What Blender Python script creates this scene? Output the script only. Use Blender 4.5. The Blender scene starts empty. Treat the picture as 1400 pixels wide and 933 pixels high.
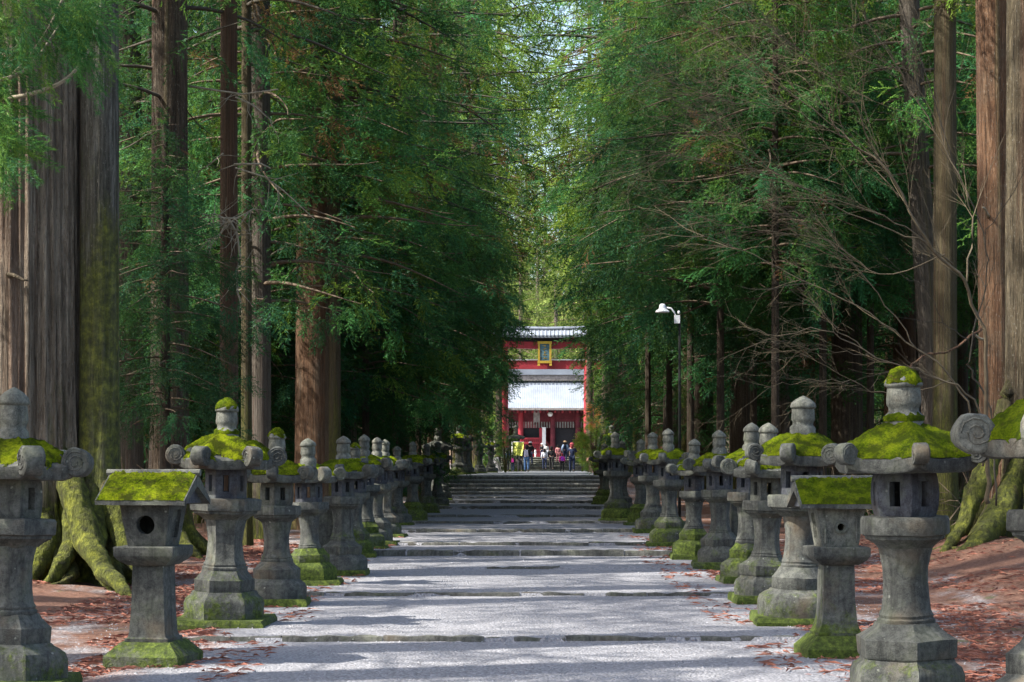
import bpy, math, random
import numpy as np
from mathutils import Vector, Matrix, noise as mn

# ------------------------------------------------------------------ camera, world, sun, exposure
S = bpy.context.scene
COL = S.collection
F = 2600.0            # focal length in photo pixels (photo 1400 px wide)
EYE = 1.70
SLOPE = 0.015
cam_d = bpy.data.cameras.new('camera'); cam = bpy.data.objects.new('camera', cam_d); COL.objects.link(cam)
cam_d.sensor_width = 36.0; cam_d.lens = F / 1400 * 36
cam_d.shift_y = (647 - 466.5) / 1400
cam.location = (0, 0, EYE); cam.rotation_euler = (math.radians(90), 0, 0)
cam_d.clip_start = 0.1; cam_d.clip_end = 5000
S.camera = cam

SUN_EL = math.radians(47); SUN_AZ = math.radians(-106)      # azimuth from +Y, clockwise towards +X
w = bpy.data.worlds.new('World'); S.world = w; w.use_nodes = True
nt = w.node_tree; nt.nodes.clear()
out = nt.nodes.new('ShaderNodeOutputWorld'); bg = nt.nodes.new('ShaderNodeBackground'); sky = nt.nodes.new('ShaderNodeTexSky')
sky.sky_type = 'NISHITA'; sky.sun_disc = False; sky.sun_elevation = SUN_EL; sky.sun_rotation = SUN_AZ
sky.dust_density = 6.0; sky.air_density = 1.2; sky.altitude = 800
bg.inputs['Strength'].default_value = 0.15
nt.links.new(sky.outputs[0], bg.inputs[0]); nt.links.new(bg.outputs[0], out.inputs[0])
sd = bpy.data.lights.new('sun', 'SUN'); sun = bpy.data.objects.new('sun', sd); COL.objects.link(sun)
sd.energy = 4.7; sd.angle = math.radians(0.5); sd.color = (1.0, 0.95, 0.86)
sdir = Vector((math.sin(SUN_AZ) * math.cos(SUN_EL), math.cos(SUN_AZ) * math.cos(SUN_EL), math.sin(SUN_EL)))
sun.rotation_euler = sdir.to_track_quat('Z', 'Y').to_euler(); sun.location = (-30, 20, 60)
S.view_settings.view_transform = 'Standard'; S.view_settings.look = 'None'
S.view_settings.gamma = 1.0; S.view_settings.use_curve_mapping = False
S.view_settings.exposure = 1.62
S.cycles.max_bounces = 6; S.cycles.diffuse_bounces = 4; S.cycles.transmission_bounces = 4; S.cycles.glossy_bounces = 2
S.cycles.transparent_max_bounces = 4
S.cycles.caustics_reflective = False; S.cycles.caustics_refractive = False

def XP(px, Y): return (px - 700.0) * Y / F
def ZP(py, Y): return EYE + (647.0 - py) * Y / F
def YB(py): return F * EYE / (py - 608.0)
rng = np.random.default_rng(7)

# ------------------------------------------------------------------ helpers
def smooth01(t): t = np.clip(t, 0, 1); return t * t * (3 - 2 * t)
RISERS = [(13.0, .02), (16.3, .030), (21.2, .030), (25.8, .020), (28.8, .080), (31.8, .045), (36.5, .055), (40.5, .045), (44.2, .045), (49.7, .07), (54.6, .07), (60.0, .03)]
def gz(Y):
    """general ground height along the approach"""
    Y = np.asarray(Y, float)
    return np.interp(Y, [-60, 0, 62.5, 66.5, 131, 137, 250, 300, 420, 900], [-.9, 0, .9375, 1.56, 1.78, 2.84, 3.3, 6, 22, 60])
def pz(Y):
    """path surface: sawtooth terraces of the low stone edges"""
    Y = np.asarray(Y, float)
    z = SLOPE * Y + .012
    ys = [r[0] for r in RISERS] + [64.0]
    for i, (y, h) in enumerate(RISERS):
        y2 = ys[i + 1]
        m = (Y >= y) & (Y < y2)
        z = np.where(m, z + h * (1 - (Y - y) / (y2 - y)), z)
    return z
def pathc(Y): return np.interp(Y, [0, 17, 66, 134, 250], [0.0, 0.0, .3, 2.2, 3.6])
def floor_z(x, Y):
    z = gz(Y)
    d = abs(x - float(pathc(Y)))
    k = float(smooth01((d - 3.2) / 3.5))
    n = mn.noise((x * .35, Y * .35, 3.1)) * .16 + mn.noise((x * 1.3, Y * 1.3, 1.1)) * .05
    z = float(z) + n * k + .02 * mn.noise((x * 4, Y * 4, .5)) * min(1, k * 2)
    if x > 0: z += .42 * float(smooth01((x - 4.4) / 2.2)) * math.exp(-((Y - 25) / 7.0) ** 2)
    if x < 0: z += .12 * float(smooth01((-x - 4.0) / 2.2)) * math.exp(-((Y - 24) / 5.0) ** 2)
    return z

def mesh(name, v, f, mats=None, smooth=True, sharp=None, attr=None):
    me = bpy.data.meshes.new(name)
    v = np.asarray(v, dtype=np.float32).reshape(-1, 3)
    if isinstance(f, np.ndarray):
        n, k = f.shape
        me.vertices.add(len(v)); me.vertices.foreach_set('co', v.ravel())
        me.loops.add(n * k); me.loops.foreach_set('vertex_index', f.astype(np.int32).ravel())
        me.polygons.add(n); me.polygons.foreach_set('loop_start', np.arange(0, n * k, k, dtype=np.int32))
        try: me.polygons.foreach_set('loop_total', np.full(n, k, dtype=np.int32))
        except Exception: pass
        me.update(calc_edges=True)
    else:
        me.from_pydata(v.tolist(), [], f); me.update()
    if smooth: me.polygons.foreach_set('use_smooth', np.ones(len(me.polygons), dtype=bool))
    if sharp: me.set_sharp_from_angle(angle=math.radians(sharp))
    if attr is not None:
        a = me.attributes.new('tint', 'FLOAT_COLOR', 'POINT'); a.data.foreach_set('color', np.asarray(attr, dtype=np.float32).ravel())
    for m in (mats if isinstance(mats, (list, tuple)) else [mats]):
        if m: me.materials.append(m)
    return me
def obj(name, me, parent=None, loc=None, rot=None, **kw):
    o = bpy.data.objects.new(name, me); COL.objects.link(o)
    if parent: o.parent = parent
    if loc is not None: o.location = loc
    if rot is not None: o.rotation_euler = rot
    for k, v in kw.items(): o[k] = v
    return o
def thing(name, label, cat, loc=(0, 0, 0), rz=0, group=None):
    o = obj(name, None, None, loc, (0, 0, rz), label=label, category=cat)
    if group: o['group'] = group
    o.empty_display_size = .2
    return o
class MB:
    def __init__(s): s.v = []; s.f = []
    def add(s, v, f):
        b = len(s.v); s.v += [tuple(p) for p in v]; s.f += [tuple(i + b for i in q) for q in f]; return s
    def box(s, c, d, rz=0, taper=1.0, rot=None):
        x, y, z = d[0] / 2, d[1] / 2, d[2] / 2
        P = [(-x, -y, -z), (x, -y, -z), (x, y, -z), (-x, y, -z), (-x * taper, -y * taper, z), (x * taper, -y * taper, z), (x * taper, y * taper, z), (-x * taper, y * taper, z)]
        M = (rot if rot is not None else Matrix.Rotation(rz, 3, 'Z'))
        P = [Vector(c) + M @ Vector(p) for p in P]
        return s.add(P, [(0, 3, 2, 1), (4, 5, 6, 7), (0, 1, 5, 4), (1, 2, 6, 5), (2, 3, 7, 6), (3, 0, 4, 7)])
    def tube(s, pts, rad, n=8, cap=True):
        pts = [Vector(p) for p in pts]
        if not hasattr(rad, '__len__'): rad = [rad] * len(pts)
        V = []; b = len(s.v); up = Vector((0, 0, 1))
        for i, p in enumerate(pts):
            d = (pts[min(i + 1, len(pts) - 1)] - pts[max(i - 1, 0)])
            d = d.normalized() if d.length > 1e-9 else Vector((0, 0, 1))
            a = d.cross(up if abs(d.z) < .95 else Vector((0, 1, 0))).normalized(); c = d.cross(a)
            for k in range(n):
                t = 2 * math.pi * k / n
                V.append(p + (a * math.cos(t) + c * math.sin(t)) * rad[i])
        Fc = []
        for i in range(len(pts) - 1):
            for k in range(n):
                k2 = (k + 1) % n
                Fc.append((i * n + k, i * n + k2, (i + 1) * n + k2, (i + 1) * n + k))
        if cap: Fc.append(tuple(range(n))[::-1]); Fc.append(tuple((len(pts) - 1) * n + k for k in range(n)))
        return s.add(V, Fc)
    def mesh(s, name, mat, smooth=False, sharp=None, rough=0, fr=4.0, off=0):
        v = np.array(s.v, dtype=np.float32)
        me = mesh(name, roughen(v, rough, fr, off) if rough else v, s.f, mat, smooth, sharp); return me
def roughen(v, amp, fr=6.0, off=0.0):
    o = np.array(v, dtype=np.float32)
    for i, p in enumerate(o):
        q = Vector((float(p[0]) * fr + off, float(p[1]) * fr, float(p[2]) * fr))
        d = mn.noise_vector(q); o[i] += np.array((d.x, d.y, d.z)) * amp
    return o

def lathe(profile, n=6, m=4, phase=0.0, rnd=0.0, cap_top=True, cap_bot=False, center=(0, 0)):
    """revolved (n-gon or round if n==0) solid from (r, z) profile going up"""
    N = m if n == 0 else n * m
    a = np.arange(N) * 2 * math.pi / N + phase
    if n: 
        loc = np.mod(a - phase, 2 * math.pi / n) - math.pi / n
        fac = math.cos(math.pi / n) / np.cos(loc); fac = fac * (1 - rnd) + rnd * .96
    else: fac = np.ones(N)
    V = []
    for r, z in profile:
        V.append(np.stack([np.cos(a) * fac * r + center[0], np.sin(a) * fac * r + center[1], np.full(N, z)], 1))
    V = np.concatenate(V).tolist(); Fc = []
    for i in range(len(profile) - 1):
        for k in range(N):
            k2 = (k + 1) % N
            Fc.append((i * N + k, i * N + k2, (i + 1) * N + k2, (i + 1) * N + k))
    if cap_top: Fc.append(tuple((len(profile) - 1) * N + k for k in range(N)))
    if cap_bot: Fc.append(tuple(range(N))[::-1])
    return V, Fc

# ------------------------------------------------------------------ materials
def mat(name, build, disp=False):
    m = bpy.data.materials.new(name); m.use_nodes = True
    t = m.node_tree; t.nodes.clear()
    o = t.nodes.new('ShaderNodeOutputMaterial'); b = t.nodes.new('ShaderNodeBsdfPrincipled')
    t.links.new(b.outputs[0], o.inputs[0]); b.inputs['Roughness'].default_value = .85
    b.inputs['Specular IOR Level'].default_value = .25
    build(N_(t, b, o)); return m
class N_:
    def __init__(s, t, b, o): s.t = t; s.b = b; s.o = o
    def n(s, k, **p):
        x = s.t.nodes.new(k)
        for a, v in p.items(): setattr(x, a, v)
        return x
    def l(s, a, b): s.t.links.new(a, b)
    def coord(s, scale=(1, 1, 1), kind='Object', loc=(0, 0, 0)):
        c = s.n('ShaderNodeTexCoord'); mp = s.n('ShaderNodeMapping'); mp.inputs['Scale'].default_value = scale; mp.inputs['Location'].default_value = loc
        s.l(c.outputs[kind], mp.inputs[0]); return mp.outputs[0]
    def wpos(s, scale=(1, 1, 1)):
        c = s.n('ShaderNodeNewGeometry'); mp = s.n('ShaderNodeMapping'); mp.inputs['Scale'].default_value = scale
        s.l(c.outputs['Position'], mp.inputs[0]); return mp.outputs[0]
    def noise(s, vec, scale=5, det=4, rough=.55, dist=0):
        x = s.n('ShaderNodeTexNoise'); x.inputs['Scale'].default_value = scale; x.inputs['Detail'].default_value = det
        x.inputs['Roughness'].default_value = rough; x.inputs['Distortion'].default_value = dist; s.l(vec, x.inputs['Vector']); return x.outputs[0]
    def voro(s, vec, scale=5, out='Distance', feat='F1'):
        x = s.n('ShaderNodeTexVoronoi', feature=feat); x.inputs['Scale'].default_value = scale; s.l(vec, x.inputs['Vector']); return x.outputs[out]
    def ramp(s, fac, stops):
        x = s.n('ShaderNodeValToRGB'); e = x.color_ramp.elements
        while len(e) < len(stops): e.new(.5)
        for i, (p, c) in enumerate(stops):
            e[i].position = p; e[i].color = (tuple(c) + (1,)) if hasattr(c, '__len__') else (c, c, c, 1)
        s.l(fac, x.inputs[0]); return x.outputs[0]
    def mix(s, fac, a, b, mode='MIX'):
        x = s.n('ShaderNodeMix', data_type='RGBA', blend_type=mode)
        for i, v in ((0, fac), (6, a), (7, b)):
            if hasattr(v, 'is_linked') or hasattr(v, 'links'): s.l(v, x.inputs[i])
            elif i == 0: x.inputs[0].default_value = v
            else: x.inputs[i].default_value = tuple(v) + (1,) if hasattr(v, '__len__') else (v, v, v, 1)
        return x.outputs[2]
    def math(s, op, a, b=0.0, c=0.0, clamp=False):
        x = s.n('ShaderNodeMath', operation=op, use_clamp=clamp)
        for i, v in enumerate((a, b, c)):
            if hasattr(v, 'links'): s.l(v, x.inputs[i])
            else: x.inputs[i].default_value = v
        return x.outputs[0]
    def sep(s, v):
        x = s.n('ShaderNodeSeparateXYZ'); s.l(v, x.inputs[0]); return x.outputs
    def bump(s, h, strength=.5, dist=.02, prev=None):
        x = s.n('ShaderNodeBump'); x.inputs['Strength'].default_value = strength; x.inputs['Distance'].default_value = dist
        s.l(h, x.inputs['Height'])
        if prev: s.l(prev, x.inputs['Normal'])
        return x.outputs[0]
    def base(s, c): s.l(c, s.b.inputs['Base Color']) if hasattr(c, 'links') else setattr(s.b.inputs['Base Color'], 'default_value', tuple(c) + (1,))
    def nrm(s, n): s.l(n, s.b.inputs['Normal'])
    def rand(s): return s.n('ShaderNodeObjectInfo').outputs['Random']

def m_stone(lo, hi, moss_h=.22, moss_k=1.0, warm=0.0):
    def b(s):
        v = s.coord(); r = s.rand()
        off = s.n('ShaderNodeVectorMath', operation='ADD'); s.l(v, off.inputs[0])
        cx = s.n('ShaderNodeCombineXYZ'); s.l(s.math('MULTIPLY', r, 37.0), cx.inputs[0]); s.l(s.math('MULTIPLY', r, 11.0), cx.inputs[1]); s.l(cx.outputs[0], off.inputs[1])
        p = off.outputs[0]
        n1 = s.noise(p, 5, 6, .6); n2 = s.noise(p, 28, 5, .65); n3 = s.noise(p, 110, 3, .6)
        c = s.ramp(s.math('ADD', s.math('MULTIPLY', n1, .6), s.math('MULTIPLY', s.noise(p, 12, 5, .7), .4)), [(.38, lo), (.60, tuple(x * 1.35 for x in hi))])
        c = s.mix(s.ramp(n2, [(.40, 0.0), (.66, .7)]), c, tuple(x * .45 for x in lo))
        c = s.mix(s.ramp(n3, [(.4, 0.0), (.75, .45)]), c, tuple(min(1, x * 1.55) for x in hi))
        n7 = s.noise(s.coord((1, 1, .12)), 17, 4, .65)
        c = s.mix(s.ramp(n7, [(.50, 0.0), (.66, .6)]), c, tuple(x * .5 for x in lo))
        c = s.mix(s.ramp(n1, [(.5, 0.0), (.75, .45)]), c, (.075, .088, .045))
        # rusty / ochre weather stains
        n6 = s.noise(p, 2.2, 3, .6)
        c = s.mix(s.ramp(n6, [(.58, 0.0), (.74, .40 + warm)]), c, (.13, .09, .05))
        # pale lichen spots
        vo = s.voro(p, 16); nl = s.noise(p, 7, 3, .5)
        sp = s.math('MULTIPLY', s.ramp(s.math('ADD', vo, s.math('MULTIPLY', s.noise(p, 40, 4, .7), .35)), [(.26, 1.0), (.36, 0.0)]), s.ramp(nl, [(.56, 0.0), (.64, 1.0)]))
        c = s.mix(s.math('MULTIPLY', sp, .55), c, (.33, .34, .29))
        # moss: low on the stone and on upward faces
        z = s.sep(v)[2]; nz = s.sep(s.n('ShaderNodeNewGeometry').outputs['Normal'])[2]
        a = s.math('MULTIPLY', s.math('SUBTRACT', moss_h, z), 1.5)
        a = s.math('ADD', a, s.math('MULTIPLY', s.math('SUBTRACT', s.noise(p, 4, 6, .75), .5), 3.4))
        a = s.math('ADD', a, s.math('MULTIPLY', s.math('SUBTRACT', s.noise(p, 30, 3, .7), .5), 1.1))
        a = s.math('ADD', a, s.math('MULTIPLY', nz, .30))
        a = s.math('ADD', a, s.math('MULTIPLY', s.math('SUBTRACT', r, .5), .9))
        k = s.math('MULTIPLY', s.ramp(a, [(.15, 0.0), (.75, 1.0)]), moss_k)
        mc = s.ramp(s.noise(p, 22, 6, .75), [(.36, (.018, .026, .006)), (.5, (.045, .065, .010)), (.64, (.095, .125, .018))])
        c = s.mix(k, c, mc)
        s.base(c)
        h = s.math('ADD', s.math('MULTIPLY', n2, .6), s.math('MULTIPLY', n3, .4)); h = s.math('ADD', h, s.math('MULTIPLY', k, s.noise(p, 60, 4, .7)))
        s.nrm(s.bump(h, .7, .012)); s.b.inputs['Roughness'].default_value = .9
    return b
M = {}
M['stone'] = mat('weathered_stone', m_stone((.032, .035, .033), (.080, .082, .073)))
M['stone_cap'] = mat('bare_and_lit_stone', m_stone((.055, .060, .052), (.135, .135, .115), -.2, .6))  # pale stone, also the painted light on lantern tops
M['stone_dark'] = mat('dark_stone', m_stone((.028, .030, .038), (.062, .066, .076), -1.2, .5))
M['stone_mossy'] = mat('mossy_stone', m_stone((.038, .041, .034), (.085, .088, .070), .72))
M['step_light'] = mat('stair_stone', m_stone((.11, .11, .105), (.22, .215, .20), -.3, .4))
M['step'] = mat('step_stone', m_stone((.045, .046, .042), (.105, .103, .092), .0, .4))
def m_moss(s):
    v = s.coord(); n1 = s.noise(v, 6, 5, .6); n2 = s.noise(v, 60, 4, .7); n3 = s.noise(v, 220, 3, .7); r = s.rand()
    c = s.ramp(s.math('ADD', s.math('MULTIPLY', n1, .6), s.math('MULTIPLY', n2, .4)), [(.38, (.018, .030, .002)), (.46, (.11, .155, .004)), (.60, (.29, .34, .012))])
    c = s.mix(s.ramp(s.noise(v, 9, 5, .7), [(.47, 0.0), (.60, .9)]), c, (.045, .055, .008))
    c = s.mix(s.ramp(s.noise(v, 26, 4, .7), [(.58, 0.0), (.68, .8)]), c, (.085, .06, .025))
    c = s.mix(s.math('MULTIPLY', r, .45), c, (.05, .09, .005))
    s.base(c); s.nrm(s.bump(s.math('ADD', n2, n3), 1.0, .03)); s.b.inputs['Roughness'].default_value = 1
    s.b.inputs['Specular IOR Level'].default_value = .05
M['moss'] = mat('bright_moss', m_moss)
def m_bark(c0, c1, c2, mossh=1.2, mk=1.0, side=0.0):
    def b(s):
        v = s.coord((1, 1, .09)); v2 = s.coord((1, 1, .25)); p = s.coord(); r = s.rand()
        n1 = s.noise(v, 9, 6, .65, .3); n2 = s.noise(v, 32, 5, .7, .2); n3 = s.noise(p, 1.1, 4, .6); n4 = s.noise(v2, 70, 3, .6); n5 = s.noise(s.coord((1, 1, .045)), 24, 4, .7, .4)
        c = s.ramp(n1, [(.3, c0), (.52, c1), (.72, c2)])
        c = s.mix(s.ramp(n2, [(.3, .75), (.6, 0.0)]), c, tuple(x * .35 for x in c0))
        c = s.mix(s.ramp(n5, [(.38, .75), (.45, 0.0)]), c, tuple(x * .35 for x in c0))
        c = s.mix(s.ramp(n5, [(.58, 0.0), (.66, .5)]), c, tuple(min(1, x * 1.25) for x in c2))
        c = s.mix(s.ramp(n3, [(.5, 0.0), (.7, .5)]), c, (.12, .105, .075))
        nb = s.noise(s.coord((1, 1, .025), loc=(3.1, 1.7, 0)), 3.2, 4, .6)
        c = s.mix(s.ramp(nb, [(.56, 0.0), (.62, .5)]), c, s.mix(s.ramp(n1, [(.35, 0.0), (.65, 1.0)]), (.09, .045, .03), (.25, .14, .09)))
        c = s.mix(s.ramp(nb, [(.34, .6), (.42, 0.0)]), c, s.mix(s.ramp(n1, [(.35, 0.0), (.65, 1.0)]), (.08, .065, .025), (.25, .21, .11)))
        n8 = s.noise(s.coord((1, 1, .4)), 48, 3, .7)
        c = s.mix(s.ramp(n8, [(.60, 0.0), (.68, .6)]), c, (.30, .29, .25))
        c = s.mix(s.ramp(n8, [(.34, .6), (.40, 0.0)]), c, tuple(x * .4 for x in c0))
        z = s.sep(p)[2]
        a = s.math('ADD', s.math('MULTIPLY', s.math('SUBTRACT', mossh, z), .55), s.math('MULTIPLY', s.math('SUBTRACT', s.noise(s.coord((1, 1, .3)), 2.2, 5, .65), .5), 2.6))
        if side: a = s.math('ADD', a, s.math('MULTIPLY', s.sep(p)[0], side))
        k = s.math('MULTIPLY', s.ramp(a, [(.1, 0.0), (.7, 1.0)]), mk)
        mc = s.ramp(s.noise(p, 9, 5, .7), [(.35, (.03, .04, .006)), (.52, (.10, .12, .012)), (.68, (.26, .28, .03))])
        c = s.mix(k, c, mc)
        c = s.mix(s.math('MULTIPLY', r, .35), c, (.06, .045, .035))
        s.base(c); h = s.math('ADD', s.math('MULTIPLY', n1, 1.2), s.math('ADD', s.math('MULTIPLY', n2, .8), s.math('ADD', s.math('MULTIPLY', n4, .3), s.math('MULTIPLY', n5, 1.5))))
        s.nrm(s.bump(h, 1.0, .08)); s.b.inputs['Roughness'].default_value = .95
    return b
M['bark_grey'] = mat('grey_brown_bark', m_bark((.10, .078, .06), (.20, .17, .14), (.29, .255, .21), 1.5))
M['bark_pale'] = mat('pale_grey_brown_bark', m_bark((.17, .135, .095), (.32, .265, .20), (.45, .39, .30), 1.8))
M['bark_moss'] = mat('moss_covered_bark', m_bark((.06, .06, .045), (.14, .135, .11), (.27, .265, .235), 5.0, .72))
M['bark_red'] = mat('red_brown_bark', m_bark((.10, .046, .022), (.23, .12, .062), (.36, .22, .13), .6, .8))
M['bark_dark'] = mat('dark_brown_bark', m_bark((.045, .032, .022), (.10, .072, .048), (.17, .13, .09), 1.2))
M['bark_yellow'] = mat('yellow_lichen_and_sunlit_bark', m_bark((.075, .06, .03), (.15, .115, .055), (.24, .20, .10), 3.2, .6))  # lichen tone, also used as painted sunlight on one thin trunk
M['bark_root'] = mat('mossy_root_bark', m_bark((.07, .055, .035), (.15, .12, .075), (.24, .20, .13), 1.5, .8))
def m_twig(c):
    def b(s):
        n = s.noise(s.coord(), 12, 3); s.base(s.ramp(n, [(.3, tuple(x * .6 for x in c)), (.7, c)]))
    return b
M['twig'] = mat('brown_twig', m_twig((.13, .095, .065)))
M['twig_pale'] = mat('pale_twig', m_twig((.30, .26, .19)))
M['twig_mid'] = mat('grey_brown_twig', m_twig((.12, .095, .06)))
M['twig_dark'] = mat('dark_twig', m_twig((.07, .06, .045)))

def m_leaf(cd, cm, cl, trans=.4):
    m = bpy.data.materials.new('leaf'); m.use_nodes = True; t = m.node_tree; t.nodes.clear()
    s = N_(t, None, t.nodes.new('ShaderNodeOutputMaterial'))
    a = s.n('ShaderNodeAttribute'); a.attribute_name = 'tint'; sc = s.n('ShaderNodeSeparateColor'); s.l(a.outputs['Color'], sc.inputs[0])
    hue, val, dead = sc.outputs
    r = s.rand()
    hh = s.math('ADD', hue, s.math('MULTIPLY', s.math('SUBTRACT', r, .5), .5), clamp=True)
    c = s.ramp(hh, [(.1, cd), (.5, cm), (.95, cl)])
    vv = s.n('ShaderNodeVectorMath', operation='SCALE'); s.l(c, vv.inputs[0]); s.l(s.math('MULTIPLY', val, s.math('ADD', .7, s.math('MULTIPLY', r, .6))), vv.inputs[3])
    c = s.mix(dead, vv.outputs[0], (.16, .075, .04))
    d = s.n('ShaderNodeBsdfDiffuse'); tr = s.n('ShaderNodeBsdfTranslucent'); g = s.n('ShaderNodeBsdfGlossy'); g.inputs['Roughness'].default_value = .5
    s.l(c, d.inputs[0]); s.l(s.mix(.35, c, (.14, .20, .02)), tr.inputs[0])
    mx = s.n('ShaderNodeMixShader'); mx.inputs[0].default_value = trans; s.l(d.outputs[0], mx.inputs[1]); s.l(tr.outputs[0], mx.inputs[2])
    m2 = s.n('ShaderNodeMixShader'); m2.inputs[0].default_value = .012; s.l(mx.outputs[0], m2.inputs[1]); s.l(g.outputs[0], m2.inputs[2])
    s.l(m2.outputs[0], s.o.inputs[0]); return m
M['leaf'] = m_leaf((.018, .095, .046), (.042, .145, .036), (.165, .24, .026), .42); M['leaf'].name = 'cedar_needles'
M['leaf_light'] = m_leaf((.07, .13, .03), (.15, .22, .05), (.26, .32, .08), .45); M['leaf_light'].name = 'yellow_green_leaves'
M['leaf_lime'] = m_leaf((.22, .28, .05), (.36, .42, .08), (.5, .55, .12), .4); M['leaf_lime'].name = 'lime_leaves'  # leaf colour raised to carry the light on the shrub
M['leaf_orange'] = m_leaf((.35, .12, .04), (.45, .16, .05), (.4, .22, .06), .4); M['leaf_orange'].name = 'orange_leaves'

def m_gravel(s):
    v = s.wpos(); n1 = s.noise(v, .6, 4, .6); vo = s.voro(v, 42, 'Color'); vd = s.voro(v, 42); n2 = s.noise(s.wpos((.5, 2.2, 1)), 3, 5, .6)
    bw = s.n('ShaderNodeRGBToBW'); s.l(vo, bw.inputs[0])
    c = s.ramp(bw.outputs[0], [(.15, (.125, .125, .135)), (.5, (.20, .20, .216)), (.85, (.28, .28, .298))])
    c = s.mix(s.ramp(vd, [(.3, 0.0), (.8, .45)]), c, (.085, .085, .09))
    c = s.mix(s.ramp(n1, [(.35, .0), (.7, .4)]), c, (.23, .23, .245))
    c = s.mix(s.ramp(s.noise(s.wpos((1, 1, 1)), 26, 4, .7), [(.64, 0.0), (.72, .8)]), c, (.17, .10, .075))
    x = s.sep(s.n('ShaderNodeNewGeometry').outputs['Position'])[0]
    e = s.math('ADD', s.math('MULTIPLY', s.math('SUBTRACT', s.math('ABSOLUTE', x), 2.35), 1.1), s.math('MULTIPLY', s.math('SUBTRACT', s.noise(s.wpos((1, .35, 1)), 2.5, 6, .7), .5), 3.0))
    c = s.mix(s.math('MULTIPLY', s.ramp(e, [(.2, 0.0), (.9, 1.0)]), .75), c, s.ramp(s.noise(v, 30, 4, .7), [(.3, (.10, .05, .035)), (.7, (.26, .15, .11))]))
    s.base(c); s.nrm(s.bump(s.math('ADD', s.math('MULTIPLY', vd, -1.0), n2), .8, .015)); s.b.inputs['Roughness'].default_value = .8
M['gravel'] = mat('grey_gravel', m_gravel)
def m_floor(s):
    v = s.wpos(); n = s.noise(s.wpos((1, .45, 1)), 1.3, 6, .68); n2 = s.noise(v, 22, 5, .7, .6); n3 = s.noise(v, 70, 3, .7)
    lit = s.ramp(n2, [(.3, (.065, .03, .02)), (.5, (.15, .075, .050)), (.7, (.26, .150, .105))])
    vo = s.voro(v, 45, 'Color'); bw = s.n('ShaderNodeRGBToBW'); s.l(vo, bw.inputs[0])
    gr = s.ramp(bw.outputs[0], [(.2, (.10, .10, .105)), (.8, (.36, .35, .36))])
    x = s.math('ABSOLUTE', s.sep(v)[0])
    a = s.math('ADD', s.math('SUBTRACT', 1.25, s.math('MULTIPLY', x, .23)), s.math('MULTIPLY', s.math('SUBTRACT', n, .5), 3.4))
    c = s.mix(s.ramp(a, [(.2, 0.0), (.75, .9)]), lit, gr)
    far = s.math('MULTIPLY', s.math('SUBTRACT', x, 6.0), .25, clamp=True)
    c = s.mix(s.math('MULTIPLY', far, .75), c, s.mix(s.ramp(s.noise(v, .5, 4), [(.4, 0.0), (.6, 1.0)]), (.11, .07, .05), (.06, .085, .03)))
    c = s.mix(s.ramp(s.noise(v, 1.9, 5, .7), [(.62, 0.0), (.7, .7)]), c, (.06, .085, .02))
    s.base(c); s.nrm(s.bump(s.math('ADD', n2, n3), 1.0, .03)); s.b.inputs['Roughness'].default_value = .95
M['floor'] = mat('cedar_litter', m_floor)
def m_flat(c, rough=.6, var=.15, sc=3, metal=0):
    def b(s):
        n = s.noise(s.coord(), sc, 5, .6); s.base(s.ramp(n, [(.3, tuple(x * (1 - var * 1.5) for x in c)), (.7, tuple(min(1, x * (1 + var)) for x in c))])); s.b.inputs['Roughness'].default_value = rough
        s.b.inputs['Metallic'].default_value = metal
    return b
M['paving'] = mat('pale_paving', m_flat((.28, .28, .295), .7, .25, 2))
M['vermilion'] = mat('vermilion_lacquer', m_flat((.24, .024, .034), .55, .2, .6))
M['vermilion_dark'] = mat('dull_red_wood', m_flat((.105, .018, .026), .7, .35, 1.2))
M['roof_metal'] = mat('pale_copper_roof', m_flat((.20, .225, .265), .5, .15, .5))
M['tile'] = mat('dark_roof_tile', m_flat((.16, .18, .22), .5, .2, 2))
M['white'] = mat('white_paint', m_flat((.6, .6, .6), .5, .04))
M['gold'] = mat('gilded_frame', m_flat((.45, .30, .05), .35, .1, 3, .3))
M['blue_board'] = mat('dark_blue_board', m_flat((.06, .12, .15), .5, .3, 2))
M['black'] = mat('black_parts_and_shade', m_flat((.015, .015, .018), .7))
M['grey_wood'] = mat('grey_wood', m_flat((.22, .2, .19), .8, .3, 3))
M['pole'] = mat('dark_pole_paint', m_flat((.007, .008, .007), .95))
M['pink'] = mat('pink_cloth', m_flat((.7, .08, .22), .8))
M['yellow_cloth'] = mat('yellow_green_cloth', m_flat((.62, .66, .14), .8, .2, 2))
def cloth(name, c): M[name] = mat(name, m_flat(c, .85, .15, 6)); return M[name]
for nme, c in dict(skin=(.55, .36, .27), navy=(.02, .03, .07), black_cloth=(.018, .018, .022), jeans=(.08, .16, .33), lilac=(.36, .36, .5), magenta=(.5, .03, .25), purple=(.28, .04, .42),
                   red_cloth=(.6, .05, .06), pale_grey=(.55, .57, .66), white_cloth=(.8, .78, .78), sky_shirt=(.4, .55, .8), pink_dress=(.75, .3, .32), hair_black=(.015, .012, .012), maroon=(.22, .04, .05), tan=(.5, .33, .2), hair_brown=(.06, .03, .02)).items(): cloth(nme, c)

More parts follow.
